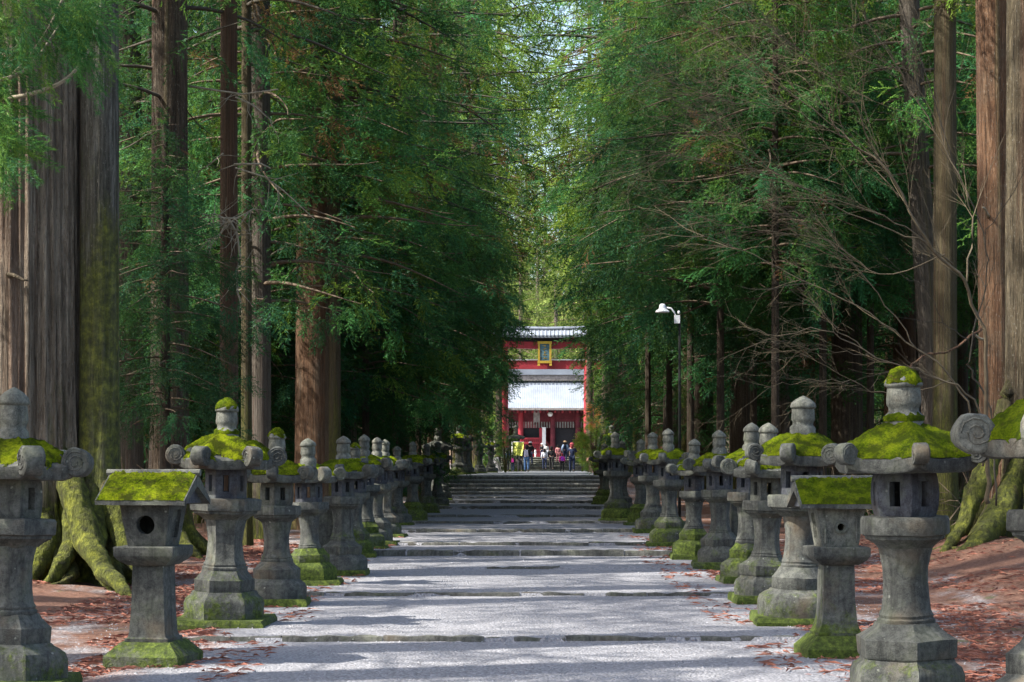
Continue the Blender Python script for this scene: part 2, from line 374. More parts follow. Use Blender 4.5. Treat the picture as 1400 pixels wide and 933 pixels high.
# ------------------------------------------------------------------ ground
def axis(segs):
    o = []
    for a, b, st in segs: o += list(np.arange(a, b - 1e-6, st))
    return np.array(o + [segs[-1][1]])
def grid_mesh(name, xs, ys, zf, m):
    V = [(x, y, zf(float(x), float(y))) for y in ys for x in xs]
    nx = len(xs); i, j = np.meshgrid(np.arange(nx - 1), np.arange(len(ys) - 1)); a = (j * nx + i).ravel()
    return mesh(name, V, np.stack([a, a + 1, a + nx + 1, a + nx], 1), m)
xs = axis([(-400, -60, 40), (-60, -16, 4), (-16, -8, 1.0), (-8, 8, .2), (8, 16, 1.0), (16, 60, 4), (60, 400, 40)])
ys = axis([(-60, 6, 6), (6, 34, .2), (34, 62, .5), (62, 67, .4), (67, 140, 1.5), (140, 300, 8), (300, 900, 60)])
def fl(x, Y):
    z = floor_z(x, Y)
    if 62 < Y < 67.2 and abs(x - .3) < 2.6: z = min(z, .90)      # under the stairs
    if 130.5 < Y < 138 and abs(x - 2.2) < 3.1: z = min(z, 1.7)
    return z
obj('ground', grid_mesh('ground', xs, ys, fl, M['floor']), kind='structure')
# gravel path: ragged edges dip under the litter
def pw(Y): return np.interp(Y, [5, 17, 30, 64], [3.1, 2.75, 2.55, 2.65])
def path_z(u, Y):
    hw = float(pw(Y)) + .35 + .18 * mn.noise((u * .3, Y * .8, 4)) ; x = u
    d = abs(x - float(pathc(Y))) - hw + .35
    edge = -.06 * float(smooth01(d / .5)) + .012 * mn.noise((x * 1.2, Y * 1.2, 0)) + .006 * mn.noise((x * 5, Y * 5, 0))
    return float(pz(Y)) + edge
ysp = [5.0]
for y in np.arange(5.2, 64.1, .2): ysp.append(float(y))
for y, h in RISERS: ysp += [y - .012, y]
ysp = sorted(set(round(y, 4) for y in ysp))
pth = grid_mesh('gravel_path', np.arange(-3.8, 4.01, .15), ysp, path_z, M['gravel'])
obj('gravel_path', pth, kind='structure')
def land_z(x, Y): return float(gz(Y)) + .02 + (.06 if Y < 132 else 0) * 0
lm = MB()
for a, b in ((66.3, 100), (100, 131)):
    pass
lys = axis([(66.2, 131.2, 3.0)]); V = []; 
for Y in lys:
    c = float(pathc(Y))
    for x in (c - 2.7, c, c + 3.0): V.append((x, Y, float(gz(Y)) + .03))
Fq = [(j * 3 + i, j * 3 + i + 1, j * 3 + i + 4, j * 3 + i + 3) for j in range(len(lys) - 1) for i in range(2)]
obj('paved_landing', mesh('paved_landing', V, Fq, M['paving']), kind='structure')
V = []; lys = axis([(137.6, 230, 6)])
for Y in lys:
    c = float(pathc(Y))
    for x in (c - 6, c, c + 6): V.append((x, Y, float(gz(Y)) + .03))
Fq = [(j * 3 + i, j * 3 + i + 1, j * 3 + i + 4, j * 3 + i + 3) for j in range(len(lys) - 1) for i in range(2)]
obj('shrine_forecourt', mesh('forecourt', V, Fq, M['paving']), kind='structure')

# low stone edges across the path
random.seed(3)
def stone_block(L, D, H, rough, seed, seg=5, ch=.015, m='step'):
    """rough-hewn long block lying along x, base centre at origin"""
    V = []; ring = [(-D / 2 + ch * .8, 0), (-D / 2, H - max(ch, .04)), (-D / 2 + ch, H), (D / 2 - .015, H), (D / 2, H * .82), (D / 2, 0)]
    for i in range(seg + 1):
        x = -L / 2 + L * i / seg
        for y, z in ring: V.append((x, y, z))
    n = len(ring); Fq = []
    for i in range(seg):
        for k in range(n - 1): Fq.append((i * n + k, (i + 1) * n + k, (i + 1) * n + k + 1, i * n + k + 1))
    Fq.append(tuple(range(n))); Fq.append(tuple(seg * n + k for k in range(n))[::-1])
    V = roughen(np.array(V), rough, 5.0 if seg != 9 else 8.0, seed * 7.3)
    return mesh('stone_block', V, [tuple(reversed(q)) for q in Fq], M[m], True, 40)
blocks = [stone_block(L, .10, .22, .020, i, 9) for i, L in enumerate((.7, .85, 1.0, 1.15))]
blen = (.7, .85, 1.0, 1.15)
for i, (y, h) in enumerate(RISERS):
    if y < 13.5: continue
    root = obj('path_edging', None, None, (0, 0, 0), kind='structure')
    c = float(pathc(y)); hw = float(pw(y)); x = c - hw - .1 + random.uniform(-.2, .2)
    x1 = c + hw + (.35 if h > .05 else random.uniform(-.2, .3))
    if h < .025: x = c - .4
    while x < x1:
        k = random.randrange(4); L = blen[k]
        if not (h < .04 and random.random() < .08):
            top = float(pz(y + .02)) + random.uniform(.003, .011)
            obj('edge_stone', blocks[k], root, (x + L / 2, y + .030 + random.uniform(-.008, .008), top - .22), (0, random.uniform(-.012, .012), random.uniform(-.02, .02)))
        x += L + random.uniform(.0, .02)
# main flight of steps
root = obj('stone_stairs', None, kind='structure')
sblk = []
for i, L in enumerate((.62, .86, 1.1)): 
    me = stone_block(L, .5, .17, .010, 30 + i, 4, .045, 'step_light'); sblk.append((L, me))
z0 = .955
for st in range(5):
    x = -2.28 - random.uniform(0, .05); x1 = 2.85; zt = z0 + .133 * (st + 1); yy = 63.9 + .42 * st + .25
    while x < x1 - .2:
        L, me = random.choice(sblk)
        o = obj('step_stone', me, root, (x + L / 2, yy + random.uniform(-.01, .01), zt - .17 + random.uniform(-.006, .006)))
        x += L + .008
for sx in (-2.45, 3.0):
    pass
root = obj('upper_stairs', None, kind='structure')
ublk = stone_block(1.485, 1.0, .17, .008, 77, 3, .07, 'stone_cap')
obj('stair_core', MB().box((2.2, 134.6, 1.9), (5.9, 5.0, .5)).mesh('stair_core', M['step']), root)
obj('stair_core', MB().box((2.2, 136.2, 2.4), (5.9, 2.0, .7)).mesh('stair_core', M['step']), root)
for st in range(7):
    for k in range(4):
        obj('step_stone', ublk, root, (2.2 - 2.25 + 1.5 * k, 131.7 + .5 * st + .5, 1.78 + .15 * (st + 1) - .17 + random.uniform(-.01, .01)))

# ------------------------------------------------------------------ lanterns
def firebox(H, r, z0, z1, n, phase, bulge, wins, dark=False):
    m = 6 if n else 0; N = n * m if n else 36
    if n == 0: per = 6; ns = 6
    else: per = m; ns = n
    a = np.arange(N) * 2 * math.pi / N + phase
    zs = [0, .12, .24, .5, .76, .88, 1.0]
    def rad(t, inner):
        rr = r * (1 + bulge * (1 - (2 * t - 1) ** 2)); rr *= (.66 if inner else 1); return rr
    V = []; idx = {}
    for sh in (0, 1):
        for i, t in enumerate(zs):
            for k in range(N):
                f = 1.0
                if n: loc = (2 * math.pi / n) * ((k % m) / m) - math.pi / n; f = math.cos(math.pi / n) / math.cos(loc)
                R = rad(t, sh) * f; idx[(sh, i, k)] = len(V); V.append((math.cos(a[k]) * R, math.sin(a[k]) * R, z0 + (z1 - z0) * t))
    def hole(i, k):
        side = (k // per) % ns; q = k % per
        return side in wins and q in (2, 3) and 2 <= i <= 3
    Fc = []; nz = len(zs) - 1
    for i in range(nz):
        for k in range(N):
            k2 = (k + 1) % N
            if hole(i, k): continue
            Fc.append((idx[0, i, k], idx[0, i, k2], idx[0, i + 1, k2], idx[0, i + 1, k]))
            Fc.append((idx[1, i, k2], idx[1, i, k], idx[1, i + 1, k], idx[1, i + 1, k2]))
            for (di, kk, e) in ((-1, k, 0), (1, k, 1)):
                if 0 <= i + di < nz and hole(i + di, k):
                    ii = i if di < 0 else i + 1
                    q = (idx[0, ii, k], idx[0, ii, k2], idx[1, ii, k2], idx[1, ii, k]); Fc.append(q if di < 0 else q[::-1])
            if hole(i, (k + 1) % N): Fc.append((idx[0, i, k2], idx[0, i + 1, k2], idx[1, i + 1, k2], idx[1, i, k2]))
            if hole(i, (k - 1) % N): Fc.append((idx[0, i + 1, k], idx[0, i, k], idx[1, i, k], idx[1, i + 1, k]))
    return V, Fc
def roof_surface(Rc, z_e, z_t, n, phase, lift, res_r=14, per=8, off=0.0, rr0=.0, curve=1.35):
    """top surface of a hexagonal roof with raised corner ridges; returns grid of points (res_r+1, N)"""
    N = n * per; G = np.zeros((res_r + 1, N, 3))
    for j in range(res_r + 1):
        t = j / res_r
        for k in range(N):
            a = phase + 2 * math.pi * k / N; loc = (2 * math.pi / n) * ((k % per) / per) - math.pi / n
            f = math.cos(math.pi / n) / math.cos(loc); cr = abs(loc) / (math.pi / n)
            f *= (1 - .05 * (1 - cr ** 2))
            R = Rc * f * (rr0 + (1 - rr0) * t)
            z = z_t + (z_e - z_t) * (t ** curve) + lift * (cr ** 3) * (t ** 2) + .012 * (cr ** 10) * min(1, t * 3)
            G[j, k] = (math.cos(a) * R, math.sin(a) * R, z + off)
    return G
def make_scroll(r, th, me_mat):
    """scroll disc (axis along local y) with a spiral groove standing proud on both faces"""
    mb = MB(); N = 18
    prof = [(r * .90, -th / 2), (r, -th / 2 + r * .12), (r, th / 2 - r * .12), (r * .90, th / 2)]
    V = []; 
    for rr, y in prof:
        for k in range(N): a = 2 * math.pi * k / N; V.append((math.cos(a) * rr, y, math.sin(a) * rr))
    Fc = [(i * N + k, i * N + (k + 1) % N, (i + 1) * N + (k + 1) % N, (i + 1) * N + k) for i in range(3) for k in range(N)]
    Fc.append(tuple(range(N))[::-1]); Fc.append(tuple(3 * N + k for k in range(N)))
    mb.add(V, [q[::-1] for q in Fc])
    for s_ in (-1, 1):
        pts = []; 
        for i in range(22):
            t = i / 21; a = t * 2.1 * 2 * math.pi; R = r * (.80 - .68 * t); pts.append((math.cos(a) * R, s_ * (th / 2), math.sin(a) * R))
        mb.tube(pts, [r * .06] * 22, 4)
    return mb
def lantern(name_label, px, by, top_y=None, H=None, phase=0.0, body=6, scroll=.045, bulge=0.0, moss=.8, seed=0, mats=('stone', 'stone'), cap='stone_cap', roof_h=1.0, slab=True,
            group='stone lanterns lining the gravel approach', Y=None, X=None, gfun=None, wins=(0, 1, 2, 3, 4, 5), lod=0, tier_round=False, roof_w=1.0, fbox='stone_dark', tilt=0, moss_top=False, plat_n=None, rim=0.0, gb=None):
    rs = random.Random(seed)
    if Y is None: Y = YB(by) + .42
    if X is None: X = XP(px, Y)
    g = float(gz(Y)) if gb is None else gb
    if H is None: H = ZP(top_y, Y) - g
    root = thing('stone_lantern', name_label, 'stone lantern', (X, Y, g - .01), 0, group)
    root.rotation_euler = (rs.uniform(-.02, .02), rs.uniform(-.02, .02) + tilt, 0)
    ra = lambda a=.06: 1 + rs.uniform(-a, a)
    m1, m2 = M[mats[0]], M[mats[1]]; off = seed * 3.7; per = 4 if lod == 0 else 3
    rgh = .007 * (1 if lod == 0 else 1.2)
    def part(nm, V, Fc, m, smooth=True, sharp=32, rough=rgh):
        v = roughen(np.array(V), rough, 9.0, off); return obj(nm, mesh(nm, v, Fc, m, smooth, sharp), root)
    def P(pr, n): 
        pr = [(r * H, z * H) for r, z in pr]
        return lathe(pr, n, per if n else 26, phase)
    pn = body if plat_n is None else plat_n
    k2 = ra(.07); k1 = ra(.08); kr = ra(.09); roof_w = roof_w * ra(.06)
    hexk = lambda n: 1.08 if n else 1.0
    if slab:
        mb = MB(); s_ = .20 * H * ra(.08)
        V, Fc = lathe([(s_ * 1.38, -.1 * H), (s_ * 1.40, .035 * H), (s_ * 1.33, .055 * H)], 4, 4, math.pi / 4 + rs.uniform(-.06, .06))
        part('slab', V, Fc, M['stone_mossy'], rough=.02)
    bz = .05 if slab else 0.0
    n2 = 0 if tier_round else body; q = hexk(n2)
    V, Fc = P([(.160 * k2 * q, -.02), (.170 * k2 * q, bz), (.171 * k2 * q, .115), (.163 * k2 * q, .138), (.145 * k2 * q, .152), (.132 * q, .162), (.128 * q, .168)], n2); part('lower_base', V, Fc, m2)
    n1 = 0 if rs.random() < .3 and tier_round else body; q = hexk(n1)
    V, Fc = P([(.126 * k1 * q, .163), (.129 * k1 * q, .17), (.130 * k1 * q, .218), (.122 * k1 * q, .224), (.096 * q, .248), (.088 * q, .262)], n1); part('upper_base', V, Fc, m2)
    ns = 0 if rs.random() < .5 else body; q = hexk(ns); w_ = ra(.04)
    V, Fc = P([(.082 * q * w_, .256), (.085 * q * w_, .262), (.085 * q * w_, .272), (.079 * q * w_, .277), (.081 * q * w_, .285), (.073 * q * w_, .30), (.068 * q * w_, .34), (.0655 * q * w_, .38), (.068 * q * w_, .42), (.0735 * q * w_, .455), (.078 * q * w_, .475), (.079 * q * w_, .485)], ns); V = [(x * kr, y * kr, z) for x, y, z in V]
    part('shaft', V, Fc, m1)
    q = hexk(pn)
    V, Fc = P([(.082 * q, .479), (.098 * q, .494), (.120 * q, .506), (.122 * q, .515), (.133 * q, .519), (.1345 * q, .526), (.135 * q, .562), (.130 * q, .570), (.09, .572)], pn); V = [(x * kr, y * kr, z) for x, y, z in V]; part('platform', V, Fc, m1)
    V, Fc = firebox(H, .084 * H * (1.1 if body else 1.0) * ra(.04), .568 * H, .705 * H, body, phase, bulge, wins)
    part('fire_box', V, Fc, M[fbox], sharp=38, rough=.004)
    # roof
    Rc = .205 * H * roof_w * 1.03; ze, zt = .737 * H, (.737 + .072 * roof_h) * H; lift = .012 * H
    n = body if body else 6; rp = 8 if lod == 0 else 5; rr = 12 if lod == 0 else 7
    G = roof_surface(Rc, ze, zt, n, phase, lift, rr, rp)
    N = n * rp; V = G.reshape(-1, 3).tolist(); Fc = []
    for j in range(rr):
        for k in range(N):
            k_ = (k + 1) % N; Fc.append((j * N + k, (j + 1) * N + k, (j + 1) * N + k_, j * N + k_))
    b = len(V)
    for (sc, zz) in ((1.0, -.032), (.97, -.04), (.5, -.040)):
        for k in range(N):
            x, y, z = G[rr, k]; V.append((x * sc, y * sc, z + zz * H if sc > .6 else ze + (zz) * H))
    last = rr * N
    for a0, b0 in ((last, b), (b, b + N), (b + N, b + 2 * N)):
        for k in range(N): k_ = (k + 1) % N; Fc.append((a0 + k, b0 + k, b0 + k_, a0 + k_))
    Fc.append(tuple(b + 2 * N + k for k in range(N))[::-1])
    # corner ribs
    mb = MB().add(V, Fc)
    srad = scroll * H * .86
    rf = part('roof', mb.v, mb.f, M[cap] if cap != 'stone_cap' else m1, sharp=45)
    if scroll > 0:
        for k in range(n):
            a = phase + 2 * math.pi * k / n
            sc = make_scroll(srad * rs.uniform(.93, 1.05), srad * 1.35, None)
            cx = Rc * 1.0 + srad * .02; cz = ze + lift + srad * .15
            # rib running from the roof to the scroll
            pts = [(-Rc * .55, 0, (zt - ze) * .42), (-Rc * .3, 0, (zt - ze) * .16), (-srad * .9, 0, -srad * .45), (-srad * .2, 0, -srad * .55)]
            sc.tube(pts, [srad * .35, srad * .48, srad * .52, srad * .45], 6)
            R_ = Matrix.Rotation(a, 3, 'Z'); vv = [R_ @ (Vector(p) + Vector((cx, 0, 0))) + Vector((0, 0, cz)) for p in sc.v]
            v = roughen(np.array([tuple(p) for p in vv]), .010, 14, off + k)
            obj('scroll', mesh('scroll', v, sc.f, m1 if rs.random() < .6 else M['stone_cap'], True, 40), rf)
    elif True:
        pass
    if moss > 0:
        mp = 14 if lod == 0 else 8; mr = 24 if lod == 0 else 11
        G = roof_surface(Rc * .985, ze, zt, n, phase, lift * .6, mr, mp, .0, .12, 1.5); N = n * mp
        V = []; keep = {}
        for j in range(mr + 1):
            for k in range(N):
                p = Vector(G[j, k]); t = j / mr
                q_ = mn.noise((p.x * 5 + off, p.y * 5, p.z * 5)) ; fine = mn.noise((p.x * 28 + off, p.y * 28, p.z * 28)) * .5 + mn.noise((p.x * 70, p.y * 70 + off, p.z * 70)) * .35
                msk = moss + q_ * .9 - .15 * t
                if t > .78: msk -= (t - .78) * 4.2 * (.62 + 1.3 * mn.noise((p.x * 13, p.y * 13 + off, 2.0)) + fine * .6)
                th = H * (.012 + .014 * q_ + .018 * roof_h * (1 - t ** 2) * (1 - abs(2 * t - .8) * .3)) * max(0, min(1, msk * 3)) + .020 * fine
                if t > .97: th *= .3
                loc = abs(((k % mp) / mp) * 2 - 1)
                if loc > .86 and t > .62 and scroll > 0: msk -= .5 * (1 - moss) + .12
                V.append(p + Vector((p.x * .02, p.y * .02, max(th, -.01) if msk > 0 else -.02)))
                keep[(j, k)] = msk
        Fc = []
        for j in range(mr):
            for k in range(N):
                k_ = (k + 1) % N
                if keep[j, k] + keep[j, k_] + keep[j + 1, k] + keep[j + 1, k_] > 0: Fc.append((j * N + k, (j + 1) * N + k, (j + 1) * N + k_, j * N + k_))
        if Fc: obj('roof_moss', mesh('roof_moss', [tuple(p) for p in V], Fc, M['moss'], True), rf)
    # finial: necking, bowl, jewel
    fz = (.737 + .072 * roof_h) - .012; s_ = (1 - fz) ; fr = .047 * ra(.06)
    pr = [(fr * 1.10, 0), (fr * 1.14, .02), (fr * 1.12, .30), (fr * .98, .335), (fr * .90, .36), (fr * .92, .42), (fr * 1.02, .46), (fr * 1.04, .50), (fr * .98, .68), (fr * .96, .71), (fr * 1.10, .735), (fr * 1.14, .76), (fr * 1.02, .84), (fr * .70, .91), (fr * .34, .965), (fr * .06, 1.0)]
    V, Fc = lathe([(r * H, (fz + z * s_) * H) for r, z in pr], 0, 16 if lod == 0 else 10, 0)
    fi = part('finial', V, Fc, M[cap], sharp=50, rough=.004)  # paler stone puts the light on the finial into its colour
    if moss_top:
        V, Fc = lathe([(fr * H * 1.04, (fz + .76 * s_) * H), (fr * H * 1.12, (fz + .80 * s_) * H), (fr * H * .98, (fz + .88 * s_) * H), (fr * H * .72, (fz + .955 * s_) * H), (fr * H * .2, (fz + 1.02 * s_) * H)], 0, 18, 0)
        v = roughen(np.array(V), .022, 22, off); obj('finial_moss', mesh('finial_moss', v, Fc, M['moss'], True), fi)
        V, Fc = lathe([(fr * H * 1.18, (fz + .22 * s_) * H), (fr * H * 1.2, (fz + .29 * s_) * H), (fr * H * .9, (fz + .35 * s_) * H)], 0, 18, 0)
        v = roughen(np.array(V), .01, 26, off); obj('finial_moss', mesh('finial_moss', v, Fc, M['moss'], True), fi)
    return root

PI = math.pi
L = lantern
# left row, near to far
L('large stone lantern cut by the left edge of the photo, patchy moss on its roof', 12, 958, 527, phase=0.0, scroll=.055, moss=.35, seed=1, roof_h=.9, wins=(1, 3, 5), fbox='stone', bulge=.08)
L('tall mossy lantern on a stepped base just right of the small gabled left lantern', 306, 865, 545, phase=PI / 12 * .6, scroll=.052, moss=.62, seed=2, roof_h=1.15, moss_top=True)
L('lantern with an orange stained base, third of the left row behind the tall mossy one', 378, 835, 585, phase=PI / 6, scroll=.046, moss=.75, seed=3, roof_h=.9, moss_top=True, bulge=.1, tier_round=True, fbox='stone')
L('left row lantern with pale curled roof corner next to the plain stone post', 424, 806, 598, phase=0.1, scroll=.055, moss=.55, seed=4, mats=('stone', 'stone_mossy'))
L('left row lantern on rounded grey base right behind the plain stone post', 468, 791, 595, phase=.5, scroll=.05, moss=.5, seed=5, tier_round=True)
L('short left row lantern with a green capped finial and mossy foot', 484, 765, 605, phase=.2, scroll=.04, moss=.6, seed=6, mats=('stone', 'stone_mossy'), lod=1, moss_top=True, tier_round=True, bulge=.1)
L('left row lantern with thick moss on both base blocks, sixth behind the small gabled one', 500, 757, 593.5, phase=.6, scroll=.05, moss=.6, seed=7, mats=('stone', 'stone_mossy'), lod=1)
L('narrow lantern half hidden in the middle of the left row', 513, 748, 597, phase=.1, scroll=.045, moss=.6, seed=8, lod=1, tier_round=True, bulge=.12)
L('grey lantern with broad bare base blocks in the middle of the left row', 527, 738, 600, phase=.35, scroll=.05, moss=.5, seed=9, lod=1, tier_round=True)
L('low lantern with a pale pointed cap in the middle of the left row', 543, 721, 609.5, phase=0, scroll=.045, moss=.7, seed=10, lod=1)
L('left row lantern with vivid moss on its lower base, in front of the flared shaft', 564, 716, 603, phase=.4, scroll=.045, moss=.7, seed=11, lod=1, mats=('stone', 'stone_mossy'))
L('left row lantern with moss hanging from its roof, third from the steps', 583, 704, 606, phase=.2, scroll=.04, moss=1.0, seed=12, lod=1, mats=('stone', 'stone_mossy'))
L('left row lantern second from the foot of the steps', 598, 695, 603, phase=.5, scroll=.04, moss=.7, seed=13, lod=1, tier_round=True)
L('tall slim lantern with a bare pale roof at the left foot of the steps', 598, 687, 584, phase=.1, scroll=.0, moss=.0, seed=14, lod=1, cap='stone_cap', roof_h=1.3)
# right row
L('very large lantern cut by the right edge of the photo, one big curled corner', 1452, 1029, H=2.34, phase=0.0, scroll=.056, moss=.75, seed=21, roof_h=1.3, wins=(1, 3, 5))
L('largest fully visible lantern at the right with barrel shaped fire box and vivid moss roof', 1240, 984, 502, phase=PI / 6, scroll=.036, moss=1.0, seed=22, tier_round=False, roof_h=1.1, moss_top=True, bulge=.14, mats=('stone', 'stone'), plat_n=0, roof_w=1.08)
L('right lantern with wide mossy roof and brown finial behind the small gabled lantern', 1092, 862, 540, phase=.08, scroll=.045, moss=1.0, seed=23, roof_h=1.1, tier_round=True)
L('right lantern with curled pale scroll roof, left of the wide mossy roofed one', 1047, 830, 577, phase=0.0, scroll=.052, moss=.35, seed=24, tier_round=False, fbox='stone')
L('lantern mostly hidden behind the pale scroll roofed one on the right, mossy foot', 1024, 803, 577, phase=.3, scroll=.045, moss=.8, seed=25, mats=('stone', 'stone_mossy'))
L('right row lantern with pale pointed cap left of the plain stone post', 985, 780, 587, phase=.05, scroll=.05, moss=.8, seed=26, tier_round=True)
L('right row lantern with a chipped whitish cap and blank dark fire box', 948, 768, 599, phase=.5, scroll=.045, moss=.45, seed=27, mats=('stone', 'stone_mossy'), lod=1, wins=(1, 3))
L('right row lantern with thick green moss on its lower base and a pale foot slab', 916, 751, 585, phase=.2, scroll=.045, moss=.6, seed=28, mats=('stone', 'stone_mossy'), lod=1, tier_round=True)
L('right row lantern with a pink cloth on its platform', 893, 731, 590, phase=0, scroll=.045, moss=.8, seed=29, lod=1, tier_round=True, wins=(0, 1, 3, 4))
L('slim right row lantern behind the one with the pink cloth', 877, 721, 600, phase=.3, scroll=.04, moss=.5, seed=30, lod=1, mats=('stone', 'stone_mossy'))
L('broad lantern with flat mossy round base, nearest the path in the far right row', 843, 716, 590, phase=.1, scroll=.045, moss=.8, seed=31, lod=1, tier_round=True, mats=('stone', 'stone_mossy'))
L('far right row lantern just behind the broad round based one', 851, 704, 602, phase=.4, scroll=.04, moss=.5, seed=32, lod=1)
L('right lantern on stacked mossy stones near the foot of the steps', 826, 692, 606, phase=.2, scroll=.04, moss=.9, seed=33, lod=1, mats=('stone_mossy', 'stone_mossy'))
# beyond the steps
G2 = 'stone lanterns beyond the steps'
L('lantern with yellow moss roof standing left at the top of the steps', 628, 0, 581, phase=.1, scroll=.04, moss=1.0, seed=41, lod=1, Y=80, X=XP(628, 80), group=G2)
L('round capped lantern behind the yellow mossed one at the top of the steps', 637, 0, 584, phase=.3, scroll=.04, moss=.3, seed=42, lod=1, Y=86, X=XP(638, 86), group=G2)
L('lantern with a flat pale roof left of the people', 656, 0, 597, phase=.3, scroll=.0, moss=.0, seed=43, lod=1, Y=96, X=XP(656, 96), cap='stone_cap', group=G2)
L('dark lantern between the pale roofed one and the clipped bush', 672, 0, 596, phase=.2, scroll=.04, moss=.3, seed=44, lod=1, Y=104, X=XP(671, 104), group=G2)
L('tall lantern with a white cap behind the people, left of the red gate', 706, 0, 581, phase=.1, scroll=.0, moss=.0, seed=45, lod=1, Y=126, X=XP(705, 126), cap='stone_cap', group=G2)
L('lantern at the right top of the steps behind the cloud pruned tree', 836, 0, 581, phase=.1, scroll=.04, moss=.4, seed=46, lod=1, Y=82, X=XP(836, 82), group=G2)

# small gabled lanterns
def gabled(label, px, by, rz, ridge_y, seed, hole_r, pale=False, concave=False):
    Y = YB(by) + .3; X = XP(px, Y); g = float(gz(Y)); H = ZP(ridge_y, Y) - g
    root = thing('gabled_stone_lantern', label, 'stone lantern', (X, Y, g - .01), rz, 'small gabled stone lanterns')
    def part(nm, V, Fc, m, rough=.005, par=None, sharp=32): return obj(nm, mesh(nm, roughen(np.array(V), rough, 9, seed * 5.1), Fc, m, True, sharp), par or root)
    sq = math.sqrt(2)
    def sqp(pr, rnd=0.0): return lathe([(r * H * sq, z * H) for r, z in pr], 4, 6, PI / 4, rnd)
    V, Fc = sqp([(.195, -.02), (.197, .065), (.190, .072), (.135, .128), (.128, .134)], .05); part('base', V, Fc, M['stone_mossy'], .008)
    if concave: pr = [(.118, .128), (.120, .150), (.112, .158), (.098, .20), (.090, .26), (.086, .34), (.084, .45), (.083, .525)]
    else: pr = [(.112, .130), (.113, .150), (.100, .158), (.094, .18), (.088, .30), (.083, .45), (.082, .525)]
    V, Fc = sqp(pr); part('shaft', V, Fc, M['stone'])
    V, Fc = sqp([(.10, .52), (.135, .545), (.152, .565), (.155, .572), (.157, .612), (.150, .618)]); part('platform', V, Fc, M['stone'])
    # fire box: widening upward, a real round opening through the front wall and recessed side panels
    zb, zt_ = .616 * H, .835 * H; wb, wt = .100 * H, .133 * H; cz = (zb + zt_) / 2; t = .03 * H
    mb = MB(); K = 32
    def wall(yv):
        V = []; outer = []
        for k in range(K):
            a = 2 * PI * k / K + PI / 4; c, s_ = math.cos(a), math.sin(a); m_ = max(abs(c), abs(s_)); ux, uz = c / m_, s_ / m_
            zz = cz + uz * (zt_ - zb) / 2; wz = wb + (wt - wb) * (zz - zb) / (zt_ - zb); outer.append((ux * wz, zz, wz))
        return outer
    outer = wall(0); hr = hole_r * H
    def yof(z): return -(wb + (wt - wb) * (z - zb) / (zt_ - zb))
    Vv = [(x, yof(z), z) for x, z, w_ in outer]
    inn = []
    for k in range(K):
        a = 2 * PI * k / K + PI / 4; z = cz + math.sin(a) * hr; inn.append((math.cos(a) * hr, yof(z), z))
    Vv += inn; Vv += [(x, y + t * 1.6, z) for x, y, z in inn]
    Fq = [(k, (k + 1) % K, K + (k + 1) % K, K + k) for k in range(K)] + [(K + k, K + (k + 1) % K, 2 * K + (k + 1) % K, 2 * K + k) for k in range(K)]
    mb.add(Vv, Fq)
    # other three walls (right, back, left)
    for sgn in (1, -1):
        Q = []
        for (u, z) in ((-1, zb), (1, zb), (1, zt_), (-1, zt_)):
            w_ = wb + (wt - wb) * (z - zb) / (zt_ - zb); Q.append((sgn * w_, u * w_, z))
        I = []; 
        for (u, f) in ((-.5, .2), (.5, .2), (.5, .85), (-.5, .85)):
            z = zb + (zt_ - zb) * f; w_ = wb + (wt - wb) * f; I.append((sgn * w_, u * w_, z))
        J = [(x - sgn * .018 * H, y, z) for x, y, z in I]
        mb.add(Q + I + J, [(k, (k + 1) % 4, 4 + (k + 1) % 4, 4 + k) for k in range(4)] + [(4 + k, 4 + (k + 1) % 4, 8 + (k + 1) % 4, 8 + k) for k in range(4)] + [(8, 9, 10, 11)])
    mb.add([(-wb, wb, zb), (wb, wb, zb), (wt, wt, zt_), (-wt, wt, zt_)], [(0, 1, 2, 3)])
    mb.add([(-wt, -wt, zt_), (wt, -wt, zt_), (wt, wt, zt_), (-wt, wt, zt_)], [(0, 1, 2, 3)])
    part('fire_box', mb.v, mb.f, M['stone'] if not pale else M['stone_cap'], .003)
    if pale:   # disc with a small boss around the little opening
        V, Fc = lathe([(hr * 1.0, .0), (hr * 1.8, .0), (hr * 1.8, .012), (hr * 1.0, .012)], 0, 20, 0, cap_top=False)
        vv = [(x, yof(cz) - .006 + z * -1 + .0, cz + y) for x, y, z in V]; part('window_ring', vv, Fc, M['stone'], 0)
        # bevelled panel edge
        b = MB(); e = .012
        for (x, y, sx, sz) in ((-.085 * H, 0, .012, .17 * H), (.085 * H, 0, .012, .17 * H)):
            part('panel_edge', *(lambda q: (q.v, q.f))(MB().box((x, yof(cz) - .004, cz), (sx, .012, sz))), M['stone_cap'], 0)
        pass
    # gable roof: thick slabs, ridge along x
    hl = .235 * H; ze, zr = .835 * H, .985 * H; hd = .20 * H; th = .028 * H
    mb = MB(); nx = 14
    prof = [(-hd, ze - .012), (-hd, ze + th * .6), (0, zr), (hd, ze + th * .6), (hd, ze - .012), (0, zr - th * 2.3)]
    Vr = []
    for i in range(nx + 1):
        x = -hl + 2 * hl * i / nx
        for y, z in prof: Vr.append((x, y, z))
    n = 6; Fq = [(i * n + k, i * n + (k + 1) % n, (i + 1) * n + (k + 1) % n, (i + 1) * n + k) for i in range(nx) for k in range(n)]
    Fq = [q[::-1] for q in Fq]
    Fq += [(0, 1, 2, 5), (2, 3, 4, 5), tuple(nx * n + k for k in (5, 2, 1, 0)), tuple(nx * n + k for k in (5, 4, 3, 2))]
    rf = part('roof', Vr, Fq, M['stone'], .005)
    rb = MB(); rb.tube([(-hl * 1.06, 0, zr + .004 * H), (hl * 1.06, 0, zr + .004 * H)], .018 * H, 8); part('ridge', rb.v, rb.f, M['stone_cap'], .003, rf)
    gb = MB()
